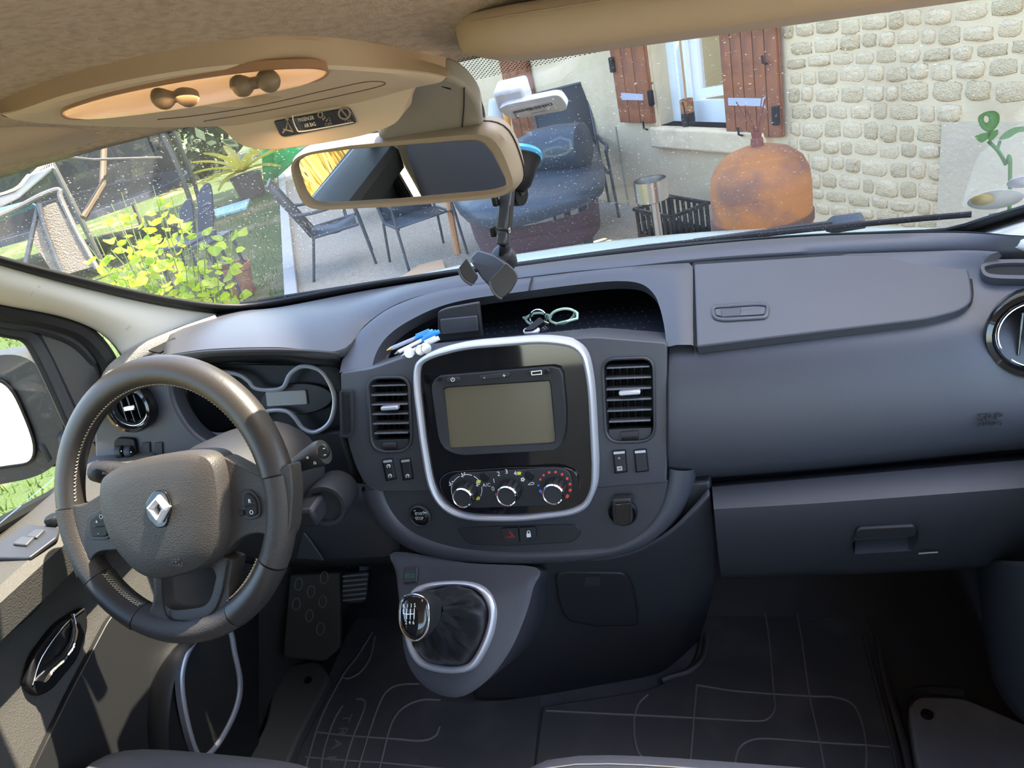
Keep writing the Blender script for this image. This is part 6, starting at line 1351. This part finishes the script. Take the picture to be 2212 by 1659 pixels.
loft('bed', [[Dp(-60, 440, 5.2), Dp(-40, 465, 5.0)], [Dp(30, 415, 5.5), Dp(40, 425, 5.3)], [Dp(62, 380, 5.9), Dp(112, 362, 5.9)]], mat('dark canvas', (.06, .07, .08), .8), hg, sol=.02)
tube('edge_rope', cr([Dp(-60, 438, 5.2), Dp(30, 412, 5.5), Dp(62, 380, 5.9)], 4), .018, M['pole'], hg); tube('rope', [hpt, Dp(200, 345, 6.5), Dp(350, 340, 8)], .012, M['pole'], hg, seg=5)
tube('support_pole', [Dp(225, 320, 7), Dp(222, 400, 6.8), Dp(180, 470, 6.6)], .03, mat('brown pole', (.10, .07, .04), .7), hg)
rc_ = thing('garden_recliner', 'beige mesh garden recliner with pale frame at the left edge', 'chair', g0(100, 620))
RP_ = Plane(Dp(130, 500, 4.2), (.5, -.8, .35))
slab('back_mesh', rp([(76, 470, 30), (95, 445, 10), (122, 436, 6), (160, 500), (205, 575, 4), (120, 600, 20), (70, 520, 20)]), RP_, mat('beige mesh', (.19, .155, .12), .8, bump=(120, .8, 'voronoi', .004)), rc_, th=.012)
tube('frame_tube', cr([RP_.px(-20, 475), RP_.px(40, 448), RP_.px(90, 422), RP_.px(127, 410), RP_.px(132, 430), RP_.px(165, 500), RP_.px(210, 580)], 4), .016, M['pole'], rc_)
tube('frame_tube', [RP_.px(84, 440, .02), RP_.px(95, 490, .02), RP_.px(125, 570, .02), RP_.px(140, 600, .02)], .014, M['frame'], rc_)
tube('leg', [RP_.px(84, 440), RP_.px(40, 640)], .014, M['frame'], rc_)
slab('blue_cushion', rp([(-60, 470, 10), (0, 448, 10), (62, 432, 10), (70, 440, 6), (0, 468, 10), (-60, 500, 10)]), Plane(Dp(20, 455, 4.6), (.4, -.8, .5)), mat('blue cushion', (.10, .28, .5), .7), rc_, th=.06, bev=.02)
# hedge and trees at the back of the garden
def blob_mesh(name, c, r, m, parent, n=1400, leaf=.16):
    vs_, fs_ = [], []
    for k in range(n):
        d = V((random.gauss(0, 1), random.gauss(0, 1), random.gauss(0, 1))).normalized(); q = V(c) + V((d.x * r[0], d.y * r[1], d.z * r[2])) * random.uniform(.75, 1.05)
        e = V((random.uniform(-1, 1), random.uniform(-1, 1), random.uniform(-1, 1))).normalized(); f = e.orthogonal().normalized(); b = len(vs_); s = leaf * random.uniform(.6, 1.3)
        vs_ += [q - e * s, q + f * s * .5, q + e * s, q - f * s * .5]; fs_.append((b, b + 1, b + 2, b + 3))
    return tag(mesh(name, vs_, fs_, m, parent, smooth=False, fix=False), kind='stuff')
M['hedge'] = mat('dark hedge leaf', (.035, .06, .025), .8); M['ytree'] = mat('yellow-green leaf', (.26, .34, .05), .7, trans=.3)
for k, (lab, x, y, rx, rz, mm) in enumerate((('dark hedge mass at the far left of the garden', -17, 9, 3.4, 1.9, 'hedge'), ('dark hedge mass behind the trampoline', -14, 14.5, 3.6, 2.0, 'hedge'), ('dark hedge mass beside the house corner', -8.5, 18.5, 3.8, 2.1, 'hedge'), ('sunlit yellow-green shrub behind the palm', -8.3, 14.0, 1.3, 1.5, 'ytree'), ('dark hedge mass filling the end of the patio', -3.5, 19.5, 3.4, 2.2, 'hedge'))):
    t = thing('hedge' if mm == 'hedge' else 'shrub', lab, 'hedge' if mm == 'hedge' else 'shrub', (x, y, GZ))
    blob_mesh('foliage', (x, y, GZ + rz * .75), (rx, rx * .6, rz), M[mm], t, 2600 if mm == 'hedge' else 900, .2 if mm == 'hedge' else .12)
    tube('trunk', [V((x, y, GZ)), V((x, y, GZ + rz))], .12, mat('trunk', (.08, .06, .04), .9), t)
# dry yellow grass bank beside the van (seen in the mirror)
vs_, fs_ = [], []
for k in range(5000):
    x, y = random.uniform(-5.5, -2.6), random.uniform(-5.5, .2); h = random.uniform(.5, 1.5); b = len(vs_); t = random.uniform(0, 6.28); e = V((math.cos(t), math.sin(t), 0)) * .012
    c = V((x, y, GZ)); vs_ += [c - e, c + e, c + V((random.uniform(-.2, .2), random.uniform(-.2, .2), h))]; fs_.append((b, b + 1, b + 2))
tag(mesh('dry_grass', vs_, fs_, mat('dry grass', (.55, .42, .14), .8, trans=.3), smooth=False, fix=False), 'tall dry yellow grass beside the van', 'grass', kind='stuff')
# stickers on the glass by the passenger pillar
for lab, c, r, col in (('pale oval sticker with a yellow end on the windscreen corner', (2150, 427), (62, 20), (.62, .60, .55)), ('small white leaf-shaped sticker above the oval one', (2215, 388), (42, 12), (.66, .64, .68))):
    t = thing('sticker', lab, 'sticker', Gp(*c, .003), 'windscreen stickers')
    e = [Gp(*p, .003) for p in ell(c[0], c[1], r[0], r[1], 30, -8)]
    mesh('disc', e, [tuple(range(30))], mat('sticker film ' + lab[:5], col, .5, alpha=.8), t, sol=.0006)
    if r[0] > 50: mesh('yellow_end', [Gp(*p, .0045) for p in ell(c[0] - 28, c[1] - 2, 26, 12, 24, -8)], [tuple(range(24))], mat('sticker yellow', (.62, .48, .22), .5), t, sol=.0006)
flush_cuts(); flush_text()
